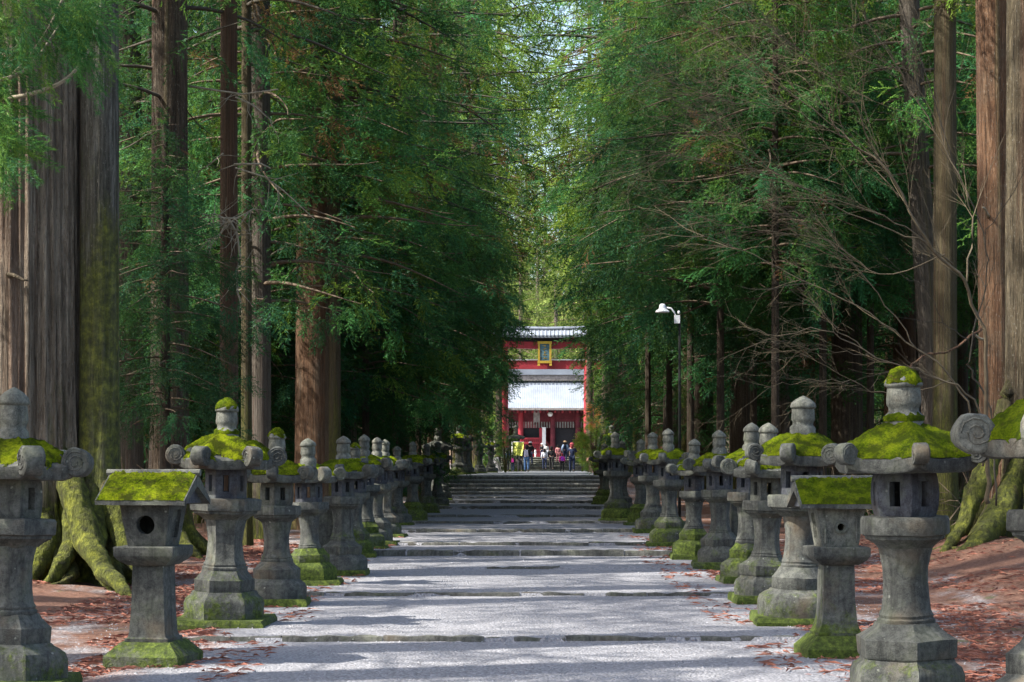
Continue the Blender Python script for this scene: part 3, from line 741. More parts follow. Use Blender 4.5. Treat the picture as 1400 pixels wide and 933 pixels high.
    for sg in (-1, 1): gb.add([(sg * (hl - .05), -hd * .8, ze), (sg * (hl - .05), hd * .8, ze), (sg * (hl - .05), 0, zr - th * 1.5), (sg * (hl - .08), -hd * .8, ze), (sg * (hl - .08), hd * .8, ze), (sg * (hl - .08), 0, zr - th * 1.5)], [(0, 1, 2), (5, 4, 3), (0, 3, 4, 1), (1, 4, 5, 2), (2, 5, 3, 0)])
    part('gable_end', gb.v, gb.f, M['stone_dark'], 0, rf)
    # moss carpet on both slopes
    for sg in (-1, 1):
        nu, nv = 60, 28; V = []
        for j in range(nv + 1):
            for i in range(nu + 1):
                u = i / nu; v_ = j / nv; x = (-hl + 2 * hl * u) * .975; y = sg * hd * (v_ * .985 + .0); z = zr + (ze + th * .6 - zr) * v_
                e = min(1, min(u, 1 - u) * 18, (1 - v_) * 10 + .1)
                hN = .018 * H + .010 * mn.noise((x * 14 + seed, y * 14, 1)) + .009 * mn.noise((x * 45, y * 45 + seed, 1)) + .005 * mn.noise((x * 110, y * 110 + seed, 1))
                V.append((x, y + sg * hN * .3, z + hN * e - .003))
        q = []
        for j in range(nv):
            for i in range(nu):
                a = j * (nu + 1) + i; qq = (a, a + 1, a + nu + 2, a + nu + 1); q.append(qq if sg < 0 else qq[::-1])
        obj('roof_moss', mesh('roof_moss', V, [t_[::-1] for t_ in q], M['moss'], True), rf)
    return root
gabled('small gabled lantern with a moss covered roof at the left, round hole in fire box', 210, 916, -.17, 642, 3, .048)
gabled('small gabled lantern with a moss covered roof at the right, pale fire box', 1143, 905, .05, 650, 8, .02, True, True)
# plain posts
def post(label, px, by, top_y, w_=.20, seed=1):
    Y = YB(by) + .1; g = float(gz(Y)); H = ZP(top_y, Y) - g
    V, Fc = lathe([(w_ * .72, -.05), (w_ * .71, H * .5), (w_ * .70, H - .02), (w_ * .66, H)], 4, 5, PI / 4 + .05)
    o = obj('stone_post', mesh('stone_post', roughen(np.array(V), .008, 6, seed), Fc, M['stone'], True, 35), None, (XP(px, Y), Y, g), label=label, category='stone post'); o['group'] = 'plain stone posts between the lanterns'
post('plain square stone post between lanterns of the left row', 449, 787, 695, .25, 2)
post('plain square stone post between lanterns of the right row', 1008, 774, 686, .20, 5)

# ------------------------------------------------------------------ foliage
def spray_template(seed, ntw=11, nlf=14, leaf=.095, lw=.025, droop=.35, flat=.75):
    """one feathery twig system, stem along +x of unit length, returns (T,3,3) triangles + per-triangle tint jitter"""
    r = np.random.default_rng(seed); T = []; J = []
    def stem(t): return np.array([t, .06 * math.sin(t * 3 + seed), -droop * t * t])
    tw = [(stem(0), stem(.5), None)]
    for i in range(ntw):
        t = .08 + .9 * (i / (ntw - 1)) ** .9; sgn = 1 if i % 2 else -1
        a = math.radians(r.uniform(28, 55)) * sgn; ln = (.42 * (1 - t) ** .75 + .10) * r.uniform(.75, 1.2)
        d = np.array([math.cos(a), math.sin(a), r.uniform(-flat, flat * .8) - .12]); d /= np.linalg.norm(d)
        p0 = stem(t); n = max(4, int(nlf * (ln / .45 + .35)))
        for k in range(n):
            u = (k + .5) / n; q = p0 + d * ln * u + np.array([0, 0, -.14 * ln * u * u]); s2 = 1 if k % 2 else -1
            b = math.radians(r.uniform(22, 60)) * s2; e = np.cross(d, [0, 0, 1.0]); e /= np.linalg.norm(e)
            ld = d * math.cos(b) + e * math.sin(b) + np.array([0, 0, r.uniform(-.45, .45)]); ld /= np.linalg.norm(ld)
            L_ = leaf * r.uniform(.7, 1.3) * (1.1 - .5 * u); wv = np.cross(ld, r.normal(size=3)); wv /= np.linalg.norm(wv)
            T.append([q - wv * lw * .5, q + wv * lw * .5, q + ld * L_]); J.append(r.uniform(.75, 1.25) * (.85 + .35 * u))
    return np.array(T, dtype=np.float32), np.array(J, dtype=np.float32)
TMPL = [spray_template(i) for i in range(4)]
TMPL_F = [spray_template(i + 20, 8, 7, .15, .045) for i in range(3)]      # coarser, for far trees
TMPL_N = [spray_template(i + 40, 15, 15, .13, .017, .45, .5) for i in range(3)]  # finest, for the close branch
def frames(D, roll):
    D = D / np.linalg.norm(D, axis=1, keepdims=True); up = np.tile([0, 0, 1.0], (len(D), 1))
    Yv = np.cross(up, D); nrm = np.linalg.norm(Yv, axis=1, keepdims=True); Yv = np.where(nrm < 1e-3, [0, 1.0, 0], Yv / np.maximum(nrm, 1e-3)); Z = np.cross(D, Yv)
    c, s = np.cos(roll)[:, None], np.sin(roll)[:, None]
    return np.stack([D, Yv * c + Z * s, -Yv * s + Z * c], axis=2)    # columns
def sprays_mesh(name, P, D, Sc, hue, val, dead, m, tmpl, r):
    pick = r.integers(0, len(tmpl), len(P)); roll = r.uniform(-.7, .7, len(P)); Fm = frames(D, roll); VV = []; CC = []
    for i, (T, J) in enumerate(tmpl):
        q = np.where(pick == i)[0]
        if not len(q): continue
        t = T.reshape(-1, 3); X = np.einsum('nij,tj->nti', Fm[q], t) * Sc[q, None, None] + P[q, None, :]
        VV.append(X.reshape(-1, 3)); j3 = np.repeat(J, 3)
        c = np.empty((len(q), len(j3), 4), dtype=np.float32)
        c[..., 0] = np.clip(hue[q, None] + (j3[None] - 1) * .25, 0, 1); c[..., 1] = val[q, None] * j3[None]; c[..., 2] = dead[q, None]; c[..., 3] = 1
        CC.append(c.reshape(-1, 4))
    V = np.concatenate(VV); C_ = np.concatenate(CC)
    return mesh(name, V, np.arange(len(V), dtype=np.int32).reshape(-1, 3), m, False, None, C_)
def branch_curve(z, az, L, rise, droop, r, n=9, wob=.12):
    """points of a drooping bough whose tip turns up"""
    t = np.linspace(0, 1, n); ph = r.uniform(0, 6.28); rr = L * t
    side = wob * L * np.sin(t * 3.0 + ph) * t
    zz = z + rise * t * L - droop * L * t * t + .12 * L * t ** 4
    x = math.cos(az) * rr - math.sin(az) * side; y = math.sin(az) * rr + math.cos(az) * side
    return np.stack([x, y, zz], 1)
def crown_meshes(seed, z0, z1, Lmid, nb, per, tmpl, scale, leafmat, limbmat, low_l=.6, dead_p=.05, start=.3, huebase=.4, trunk_r=.3):
    r = np.random.default_rng(seed); P = []; D = []; Sc = []; Hu = []; Va = []; De = []; limb = MB()
    for i in range(nb):
        f = (i + r.uniform(0, 1)) / nb; z = z0 + (z1 - z0) * f
        az = i * 2.39996 + r.uniform(-.5, .5)
        L_ = Lmid * (low_l + (1 - low_l) * min(1, f * 3)) * (1 - max(0, f - .45) / .6) ** .8 * r.uniform(.65, 1.2)
        if L_ < .5: L_ = .5
        droop = r.uniform(.25, .6); rise = r.uniform(.0, .3)
        C_ = branch_curve(z, az, L_, rise, droop, r)
        rad = [max(.006, (.012 + .011 * L_) * (1 - .85 * k / 8)) for k in range(9)]
        limb.tube(C_.tolist(), rad, 4, False)
        bh = huebase + r.uniform(-.3, .3) + .25 * f; bv = r.uniform(.65, 1.3); dd = 1.0 if r.random() < dead_p * .5 else 0.0
        n = max(4, int(per * L_ / Lmid)); ncl = max(2, int(round(1.2 * L_)))
        cls = []
        for q_i in range(ncl):
            u = start + (1 - start) * ((q_i + r.uniform(.3, 1)) / ncl) ** .8; x = min(u, .999) * 8; a = int(min(7, x)); q = C_[a] + (C_[a + 1] - C_[a]) * (x - a); tan = C_[a + 1] - C_[a]; tan /= np.linalg.norm(tan)
            sd_ = np.array([-tan[1], tan[0], 0]) * (1 if q_i % 2 else -1)
            cls.append((q + sd_ * r.uniform(0, .45) * (1.3 - u) + np.array([0, 0, r.uniform(-.3, .05)]), tan, r.uniform(.55, 1.35), r.uniform(-.14, .14)))
        for k in range(n):
            cq, tan, cv, ch_ = cls[k % ncl]; g_ = r.normal(size=3) * np.array([.55, .55, .42]); g_ /= max(1.0, np.linalg.norm(g_))
            d = g_ * 1.0 + tan * .55 + np.array([0, 0, -.28])
            P.append(cq + g_ * .30 * scale); D.append(d); Sc.append(scale * r.uniform(.6, 1.15)); Hu.append(np.clip(bh + ch_ + r.uniform(-.08, .08), 0, 1)); Va.append(bv * cv * r.uniform(.85, 1.15)); De.append(dd if r.random() < .8 else (1.0 if r.random() < dead_p else 0.0))
    cm = sprays_mesh('crown', np.array(P), np.array(D), np.array(Sc), np.array(Hu), np.array(Va), np.array(De), leafmat, tmpl, r)
    lm_ = limb.mesh('limbs', limbmat, True)
    return cm, lm_
rs = random.Random(11)
NEAR = [crown_meshes(100 + i, (4.2, 3.4, 5.0, 3.0, 6.5)[i], (24, 27, 25, 22, 26)[i], (3.7, 4.2, 3.4, 3.9, 4.0)[i], 74, 15, TMPL, .80, M['leaf'], M['twig_dark'], .55, .07, .25, (.22, .15, .34, .2, .4)[i]) for i in range(5)]
LOW = [crown_meshes(200 + i, (1.6, 2.0, 2.4)[i], (9.5, 11, 10)[i], (2.5, 2.9, 2.7)[i], 62, 16, TMPL, .66, M['leaf'], M['twig'], .85, .06, .2, (.2, .34, .12)[i]) for i in range(3)]
DENSE = [crown_meshes(500 + i, (2.2, 2.8)[i], (11, 12)[i], (2.3, 2.6)[i], 84, 27, TMPL, .66, M['leaf'], M['twig'], .9, .05, .12, (.2, .32)[i]) for i in range(2)]
SUN_TINTED = [crown_meshes(600 + i, 3.0, 27, 4.6, 90, 14, TMPL_F, 1.1, M['leaf'], M['twig_dark'], .6, .03, .2, .95) for i in range(1)]  # yellowed leaf hue paints sunlight onto the high crowns
FAR = [crown_meshes(300 + i, (3.0, 2.2, 4.0)[i], (27, 30, 32)[i], (4.4, 4.9, 4.6)[i], 96, 13, TMPL_F, 1.2, M['leaf'], M['twig_dark'], .6, .03, .2, (.5, .6, .4)[i]) for i in range(3)]
SUNNY = [crown_meshes(400 + i, 2.5, (20, 16)[i], (4.6, 5.0)[i], 90, 14, TMPL_F, 1.3, M['leaf_light'], M['twig'], .9, 0, .15, .5) for i in range(2)]  # paler leaf material carries the sunlight on these crowns

REACH = {}; ZB = {}
for L_, zs, ls, q in ((NEAR, (4.2, 3.4, 5.0, 3.0, 6.5), (3.7, 4.2, 3.4, 3.9, 4.0), .72), (LOW, (1.6, 2.0, 2.4), (2.5, 2.9, 2.7), .95), (DENSE, (2.2, 2.8), (2.3, 2.6), 1.05), (FAR, (3.0, 2.2, 4.0), (4.4, 4.9, 4.6), .80), (SUN_TINTED, (3.0,), (4.6,), .8)):
    for i, c in enumerate(L_): REACH[c[0].name] = ls[i] * q + .3; ZB[c[0].name] = zs[i]
def trunk_mesh(r0, H, flare, seg, rings, flut, seed, m, taper=.5, lobes=5, bend=.0, groove=()):
    r = np.random.default_rng(seed); th = np.arange(seg) * 2 * math.pi / seg
    zt = np.linspace(0, 1, rings) ** 1.6; z = zt * (H + .4) - .4
    V = np.zeros((rings, seg, 3)); nk = 22; ks = np.concatenate([r.integers(3, 26, 12), r.integers(24, 55 if seg > 90 else 30, nk - 12)]); am = r.uniform(.3, 1, nk) / np.sqrt(ks) ; ph = r.uniform(0, 6.28, nk); tw = r.uniform(-.25, .25, nk)
    for i, zz in enumerate(z):
        f = np.zeros(seg)
        for k, a, p, t_ in zip(ks, am, ph, tw): f += a * np.abs(np.sin(k * th / 2 * 2 + p + t_ * zz + .3 * math.sin(zz * .7 + p)))
        f = (f - f.mean()) * flut
        for (g0, gw, gd) in groove: dlt = np.angle(np.exp(1j * (th - g0 - .03 * zz))); f -= gd * np.exp(-(dlt / gw) ** 2)
        R = r0 * (1 - (1 - taper) * max(0, zz) / H) * (1 + f)
        zq = max(0, zz); lb = .5 + .5 * np.cos(lobes * th + ph[0] + .5 * np.sin(2 * th + ph[1])); R = R + r0 * flare * ((.25 + .9 * lb ** 2) * math.exp(-zq / .30) * .7 + (.2 + .5 * lb) * math.exp(-zq / .9) * .6)
        V[i, :, 0] = np.cos(th) * R + bend * (zz / H) ** 2 * H; V[i, :, 1] = np.sin(th) * R; V[i, :, 2] = zz
    i, j = np.meshgrid(np.arange(rings - 1), np.arange(seg), indexing='ij'); a = (i * seg + j).ravel(); b = (i * seg + (j + 1) % seg).ravel()
    return mesh('trunk', V.reshape(-1, 3), np.stack([a, b, b + seg, a + seg], 1), m)
def roots(root, n, r0, seed, m, reach=1.2, angs=None):
    r = random.Random(seed)
    for i in range(n):
        a = angs[i] if angs else 2 * PI * i / n + r.uniform(-.3, .3); L_ = reach * r.uniform(.7, 1.2); pts = []; rad = []
        for k in range(9):
            t = k / 8; d = r0 * .75 + L_ * t; aa = a + .25 * math.sin(t * 3 + i) * t
            pts.append((math.cos(aa) * d, math.sin(aa) * d, .75 * math.exp(-t * 4.2) * min(1.2, r0) + .02 - .14 * t)); rad.append((.17 * (1 - t) ** 1.1 + .035) * min(1.2, r0 * 1.0 + .15))
        b = MB(); b.tube(pts, rad, 10); v = roughen(roughen(np.array([tuple(p) for p in b.v]), .07, 2.2, seed + i), .03, 9, i)
        obj('root', mesh('root', v, b.f, m, True), root)
def knot_stub(root, p, d, ln, r_, m, seed=1):
    b = MB(); P0 = Vector(p); d = Vector(d).normalized(); b.tube([P0 + d * ln * k / 4 + Vector((0, 0, .03 * math.sin(k + seed))) for k in range(5)], [r_, r_ * .8, r_ * .7, r_ * .55, r_ * .3], 6)
    obj('branch_stub', b.mesh('stub', m, True), root)
TR = [trunk_mesh(1.0, 30, .35, 40, 34, .05, 50 + i, M[('bark_dark', 'bark_red', 'bark_yellow', 'bark_grey')[i]], .55, 5) for i in range(4)]
TREES = []
def tree(label, px, Y, wpx=None, R=None, kind='dark', crown=None, rz=0.0, lean=0.0, base_dz=0, group=None, det=False, crown_s=1.0, crown_z=0, X=None, H=30, cat='tree', name='cedar_tree', **tk):
    if X is None: X = XP(px, Y)
    if R is None: R = wpx * Y / F / 2
    if crown and 54 < Y < 205:
        rch = REACH.get(crown[0].name, 3.0) * crown_s
        bottom = (ZB.get(crown[0].name, 3.0)) * crown_s + crown_z - .8 * crown_s + float(gz(Y))
        need = EYE + .0815 * Y + .3
        if bottom < need:
            if X < XP(750, Y): X = min(X, XP(714, Y) - rch)
            else: X = max(X, XP(797, Y) + rch)
    g = floor_z(X, Y)
    root = thing(name, label, cat, (X, Y, g - .02 + base_dz), 0, group); root.rotation_euler = (0, lean, 0)
    bm = M['bark_' + kind]
    if det:
        t = obj('trunk', trunk_mesh(R, tk.get('TH', 14), tk.get('flare', .8), tk.get('seg', 220), tk.get('rings', 110), tk.get('flut', .10), tk.get('seed', 5), bm, tk.get('taper', .8), tk.get('lobes', 5), 0, tk.get('groove', ())), root, None, (0, 0, tk.get('rot', 0)))
    else:
        i = dict(dark=0, red=1, yellow=2, grey=3)[kind]; t = obj('trunk', TR[i], root, None, (0, 0, rs.uniform(0, 6))); t.scale = (R, R, H / 30)
    if crown:
        cm, lm_ = crown
        c = obj('crown', cm, root, (0, 0, crown_z), (0, 0, rz)); c['kind'] = 'stuff'; l_ = obj('limbs', lm_, root, (0, 0, crown_z), (0, 0, rz)); l_['kind'] = 'stuff'
        c.scale = l_.scale = (crown_s, crown_s, crown_s)
    TREES.append((X, Y)); return root

# --- trunks one can tell apart in the photograph, left
T_giant = t = tree('giant furrowed cedar trunk at the far left with mossy spreading roots', 40, 23.6, R=.78, kind='pale', det=True, seed=4, flare=.75, lobes=4, rot=.6, groove=((-1.05, .10, .13), (-1.9, .07, .08), (-.35, .12, .2)), crown=(NEAR[4][0], NEAR[4][1]), crown_z=4, taper=.86, base_dz=.05)
roots(t, 6, .85, 9, M['bark_root'], 1.25, [-.55, -1.0, -1.45, -2.0, .3, -2.7])
knot_stub(t, (-.06, -.78, 3.55 - .0), (.9, -.5, -.1), .32, .035, M['bark_root']); knot_stub(t, (-.45, -.7, 2.0), (-.2, -1, .1), .1, .07, M['bark_root'])
T_mossy = t = tree('mossy green trunk fused to the right side of the giant cedar', 136, 23.3, R=.235, kind='moss', det=True, seed=8, flare=1.7, lobes=3, flut=.05, taper=.95, rot=-.4, seg=90)
roots(t, 3, .3, 19, M['bark_root'], .9, [-.35, -1.2, .6])
tree('straight brown trunk behind the two fused giants at the left', 175, 36, 42, kind='grey', crown=NEAR[0], rz=1, crown_z=2, crown_s=1.0)
t = tree('dark trunk with spreading roots behind the tall mossy lantern on the left', 232, 29.5, 54, kind='dark', det=True, seed=12, seg=80, rings=50, flare=.7, flut=.07, crown=NEAR[2], rz=2.2, crown_z=1.5, TH=26, taper=.6)
roots(t, 5, .4, 29, M['bark_root'], 1.1, [-.2, -.9, -1.7, -2.5, .4])
t_lit = tree('slim sunlit reddish trunk with pale dead branches left of centre', 313, 30, 26, kind='red', crown=None)
tree('thin yellow lit trunk just right of the slim reddish one', 337, 32, 15, kind='yellow', crown=NEAR[1], rz=.4, crown_z=5)  # yellow bark colour stands for the sun on this trunk
tree('greyish trunk with peeling bark, partly behind the thin yellow lit one', 356, 34, 30, kind='grey', crown=LOW[0], rz=2.0, crown_z=2.4)
tree('broad red brown trunk in the middle of the left wall of trees', 432, 38, 58, kind='red', crown=NEAR[3], rz=3.6, crown_z=2.0)
tree('trunk with a bright yellow green mossy stripe beside the broad red brown one', 457, 37, 18, kind='yellow', crown=LOW[1], rz=.3, crown_z=2.6)
tree('grey ribbed trunk behind the left lantern row, right of the yellow striped trunk', 474, 46, 28, kind='grey', crown=NEAR[0], rz=4.4)
tree('dark trunk in the left wall of trees right of the grey ribbed trunk', 508, 53, 30, kind='dark', crown=NEAR[1], rz=5)
tree('dark trunk above the middle of the left lantern row', 547, 62, 26, kind='dark', crown=NEAR[3], rz=1.9)
tree('brown trunk just left of the top of the steps', 596, 74, 24, kind='red', crown=NEAR[2], rz=.9)
tree('dark trunk behind the yellow mossed lantern above the steps', 622, 88, 20, kind='dark', crown=FAR[0], rz=.9)
# right
t = tree('huge warm red brown trunk near the right edge, lit along its left side', 1366, 31, 50, kind='red', det=True, seed=31, seg=100, rings=60, flare=.35, flut=.06, crown=NEAR[4], rz=1.2, crown_z=3, TH=26, taper=.75, lean=-.012)
for z_, a_ in ((3.2, -2.6), (5.2, -2.2), (6.6, -.6), (2.4, -1.2)): knot_stub(t, (math.cos(a_) * .28, math.sin(a_) * .28, z_), (math.cos(a_), math.sin(a_), .35), .28, .03, M['twig_pale'], z_)
T_split = t = tree('split mossy trunk with bright green buttress roots at the right edge', 1404, 26.5, R=.30, kind='root', det=True, seed=33, seg=140, rings=80, flare=1.35, lobes=4, flut=.12, rot=.9, groove=((-1.9, .08, .22), (-1.2, .06, .15)), TH=13)
roots(t, 6, .6, 39, M['bark_root'], 1.5, [-2.75, -2.2, -1.6, -1.1, 3.1, -.4])
tree('leaning slender trunk with a sunlit edge left of the huge red brown trunk', 1286, 38, 33, kind='grey', crown=LOW[2], rz=.9, crown_z=4.5, lean=-.06)
tree('slim brown trunk behind the bare branches at the right', 1240, 44, 26, kind='red', crown=NEAR[0], rz=2.8, crown_z=3)
tree('thin trunk between the leaning slender one and the huge red brown trunk', 1316, 47, 16, kind='dark', crown=LOW[0], rz=.2, crown_z=5)
tree('mossy trunk behind the barrel bodied lantern at the right', 1292, 33, 34, kind='yellow', crown=None, H=30)
tree('dark broad trunk above the wide mossy roofed lantern on the right', 1158, 44, 44, kind='dark', crown=NEAR[1], rz=2.2, crown_z=2)
tree('narrow grey trunk left of the dark broad trunk on the right', 1070, 46, 18, kind='grey', crown=LOW[1], rz=2.2, crown_z=3.2)
tree('reddish trunk seen between lantern finials on the right', 1103, 52, 24, kind='red', crown=NEAR[3], rz=5.1)
tree('dark trunk above the middle of the right lantern row', 1012, 49, 30, kind='dark', crown=NEAR[2], rz=4.1, crown_z=.5)
tree('dark trunk behind the lamp pole', 962, 58, 28, kind='dark', crown=NEAR[0], rz=3.3)
tree('olive trunk left of the lamp pole above the right lantern row', 872, 60, 24, kind='yellow', crown=NEAR[1], rz=1.1)
tree('dark trunk in front of the olive one on the right', 900, 66, 26, kind='dark', crown=NEAR[3], rz=2.0)
tree('brown trunk just right of the top of the steps', 851, 80, 26, kind='red', crown=FAR[1], rz=2.0)

# young cedars whose foliage closes the gaps between the big trunks
ORD = 'first second third fourth fifth sixth seventh eighth ninth tenth eleventh twelfth thirteenth fourteenth fifteenth sixteenth seventeenth eighteenth nineteenth twentieth'.split()
ORD += ['twenty-' + q for q in ORD[:9]] + ['thirtieth'] + ['thirty-' + q for q in ORD[:9]]
def understory(side, spec):
    for i, (px, Y, z_, k, sc_) in enumerate(spec):
        tree(('young feathery cedar of the left wall of green, %s from the left' if side < 0 else 'young feathery cedar of the right wall of green, %s from the path') % ORD[i], px, Y, R=.09, kind='dark', crown=DENSE[k], rz=i * 1.37, crown_z=z_, crown_s=sc_, H=13 * sc_, group='young cedars between the big trunks, ' + ('left' if side < 0 else 'right'), name='young_cedar')
understory(-1, [(226, 27.6, 1.0, 0, .50), (205, 40, 0, 0, .9), (272, 43, .2, 0, 1), (292, 40, .3, 1, .8), (385, 44, 0, 1, 1), (405, 47, 2, 0, 1.1), (450, 37, 4.6, 1, .8), (500, 44, .8, 0, .95), (540, 50, 1.2, 1, 1.0), (572, 57, 0.5, 0, 1.1), (600, 66, 0, 1, 1.2), (632, 76, 0, 0, 1.3), (655, 90, .5, 1, 1.4), (395, 52, -1.6, 0, 1.1), (352, 41, -1.0, 1, .85), (482, 50, -1.5, 0, 1.05), (412, 45, -.8, 1, .9), (525, 64, -1.6, 0, 1.2), (330, 44, -1.4, 1, .95), (585, 84, -1.8, 1, 1.4), (668, 106, 1, 0, 1.6), (680, 128, 0, 1, 1.7)])
understory(1, [(822, 112, 4.5, 0, 1.5), (832, 92, 3.5, 1, 1.4), (846, 76, 3.2, 0, 1.3), (868, 66, 2.6, 1, 1.2), (886, 54, 2.6, 0, 1.1), (915, 50, 1.8, 1, 1.1), (944, 44, 2.4, 0, 1.0), (985, 41, 1.8, 1, 1.0), (1030, 44, 1.4, 0, 1.0), (1060, 38, 2.6, 1, .9), (1125, 40, 2.8, 0, .95), (1190, 42, 2.4, 1, 1.0), (1255, 46, 3, 0, 1.0), (1330, 48, 3, 1, 1.0), (895, 74, -.8, 0, 1.2), (1010, 58, -1.2, 1, 1.1)])
# tall cedars that meet high over the far part of the approach
for i, (px, Y, k, z_, sc_) in enumerate(((650, 112, 0, 8.5, 1.5), (838, 108, 1, 8.5, 1.4), (662, 146, 2, 10, 1.6), (828, 142, 0, 10.5, 1.6), (682, 178, 1, 14, 1.35), (806, 176, 2, 13, 1.3), (636, 92, 1, 8, 1.1), (855, 90, 2, 6, 1.1), (650, 128, 2, 8, 1.1), (842, 126, 0, 9, 1.2), (668, 132, 0, 11, 1.7))):
    tree('tall cedar whose high crown leans over the far approach, %s nearest %s' % (ORD[[6, 0, 2, 1][0] if 0 else sorted([112, 146, 178, 92, 128, 132] if i % 2 == 0 else [108, 142, 176, 90, 126]).index(Y)], 'on the left' if i % 2 == 0 else 'on the right'), px, Y, R=.32, kind='dark', crown=SUN_TINTED[0] if i in (0, 2, 4, 5, 8, 3, 10, 11) else FAR[k], rz=i * 2.1, crown_z=z_, crown_s=sc_, H=42, group='tall cedars over the far approach')
def px_root(parent, pts, seed, m):
    P_ = [Vector((XP(x, Y), Y, ZP(y, Y))) - parent.location for x, y, Y, r_ in pts]; fine = []; rad = []
    for i in range(len(P_) - 1):
        p0, p1, p2, p3 = P_[max(i - 1, 0)], P_[i], P_[i + 1], P_[min(i + 2, len(P_) - 1)]
        for k in range(12):
            t = k / 12; fine.append(.5 * ((2 * p1) + (-p0 + p2) * t + (2 * p0 - 5 * p1 + 4 * p2 - p3) * t * t + (-p0 + 3 * p1 - 3 * p2 + p3) * t ** 3)); rad.append(pts[i][3] * (1 - t) + pts[i + 1][3] * t)
    fine.append(P_[-1]); rad.append(pts[-1][3]); b = MB(); b.tube(fine, rad, 26)
    v = roughen(roughen(roughen(np.array([tuple(p) for p in b.v]), .07, 1.8, seed), .022, 7, seed), .016, 22, seed)
    obj('root', mesh('root', v, b.f, m, True), parent)
M['root_moss'] = mat('bright_mossy_root', m_bark((.06, .045, .025), (.14, .11, .06), (.25, .20, .11), 2.2, .92))
px_root(T_giant, [(70, 560, 23.45, .05), (96, 655, 23.0, .17), (118, 735, 22.55, .16), (146, 785, 22.0, .12), (190, 828, 21.0, .04)], 1, M['root_moss'])
px_root(T_giant, [(95, 640, 23.3, .06), (98, 720, 22.8, .14), (84, 775, 22.4, .10), (52, 810, 22.0, .03)], 2, M['root_moss'])
px_root(T_giant, [(60, 640, 23.3, .07), (60, 740, 22.8, .16), (38, 795, 22.5, .10), (-10, 812, 22.2, .04)], 3, M['root_moss'])
px_root(T_mossy, [(138, 560, 23.4, .06), (150, 670, 23.15, .16), (166, 730, 22.9, .15), (184, 768, 22.6, .10), (222, 800, 22.3, .03)], 4, M['root_moss'])
px_root(T_mossy, [(122, 620, 23.3, .06), (132, 720, 22.9, .13), (138, 775, 22.4, .09), (156, 815, 21.8, .03)], 5, M['root_moss'])
px_root(T_split, [(1392, 480, 26.5, .06), (1366, 590, 26.3, .13), (1342, 655, 26.0, .16), (1320, 710, 25.8, .12), (1284, 768, 25.2, .04)], 6, M['root_moss'])
px_root(T_split, [(1396, 620, 26.3, .08), (1370, 700, 25.7, .19), (1338, 738, 25.2, .15), (1300, 770, 24.8, .05)], 7, M['root_moss'])
px_root(T_split, [(1418, 620, 26.1, .08), (1404, 735, 25.3, .16), (1380, 798, 24.6, .05)], 8, M['root_moss'])
# --- fill trees, same looks, jittered
def free(X, Y, d):
    return all((X - a) ** 2 + (Y - b) ** 2 > d * d for a, b in TREES)
def fill(side, n, y0, y1, xin, xout, dmin, crowns, label, group, kinds=('dark', 'red', 'grey', 'dark', 'yellow'), rr=(.16, .34), zc=(0, 2.5), mask=True, name='cedar_tree'):
    k = 0; tries = 0
    while k < n and tries < n * 60:
        tries += 1; Y = rs.uniform(y0, y1); c = float(pathc(Y)); X = c + side * rs.uniform(xin, xout)
        if mask and abs(X) > .27 * Y + 3.0: continue
        if not free(X, Y, dmin): continue
        # keep the line of sight to the near landmarks' own trunks mostly free of closer fill
        tree(label, 0, Y, R=rs.uniform(*rr), kind=rs.choice(kinds), crown=rs.choice(crowns), rz=rs.uniform(0, 6.28), X=X, group=group, crown_s=rs.uniform(.85, 1.15), crown_z=rs.uniform(*zc), lean=rs.uniform(-.02, .02), name=name); k += 1
    new = [o for o in COL.objects if o.get('group') == group and o.get('label') == label]
    new.sort(key=lambda o: o.location.x / o.location.y)
    for i, o in enumerate(new): o['label'] = label + ', %s from the left' % ORD[i]
    return k
ga, gb_ = 'cedars deep in the forest left of the approach', 'cedars deep in the forest right of the approach'
fill(-1, 34, 34, 75, 7.5, 24, 2.6, LOW + NEAR[:2], 'slender cedar in the shade deep behind the left lantern row', ga)
fill(1, 34, 34, 75, 7.5, 24, 2.6, LOW + NEAR[:2], 'slender cedar in the shade deep behind the right lantern row', gb_)
fill(-1, 12, 64, 135, 4.6, 7.5, 4.0, NEAR[:3] + FAR, 'tall cedar of the distant left wall of trees beyond the steps', 'cedars lining the far part of the approach, left', rr=(.25, .42))
fill(1, 12, 64, 135, 4.6, 7.5, 4.0, NEAR[:3] + FAR, 'tall cedar of the distant right wall of trees beyond the steps', 'cedars lining the far part of the approach, right', rr=(.25, .42))
fill(-1, 26, 75, 190, 9, 40, 4.0, FAR, 'distant cedar far back on the left', 'distant cedars, left', zc=(-1, 1))
fill(1, 26, 75, 190, 9, 40, 4.0, FAR, 'distant cedar far back on the right', 'distant cedars, right', zc=(-1, 1))
# trees just outside the frame that shade the approach
for i, (X, Y, cr, z_) in enumerate(((-7.2, 14, 4, 5), (-6.4, 8.5, 0, 6), (-9.5, 19, 1, 3), (-6.3, 3, 2, 5), (7.2, 15, 2, 6), (6.8, 8, 1, 6), (-11, 11, 3, 4), (-10.5, 27, 0, 3), (10.5, 21, 3, 3), (-12.5, 17, 2, 4), (-13, 24, 1, 4))):
    if abs(X) > .27 * Y: tree('cedar standing outside the left or right edge of the photo', 0, Y, R=.4, kind='dark', crown=NEAR[cr], rz=i * 1.3, X=X, crown_z=z_, group='cedars beside the viewpoint')
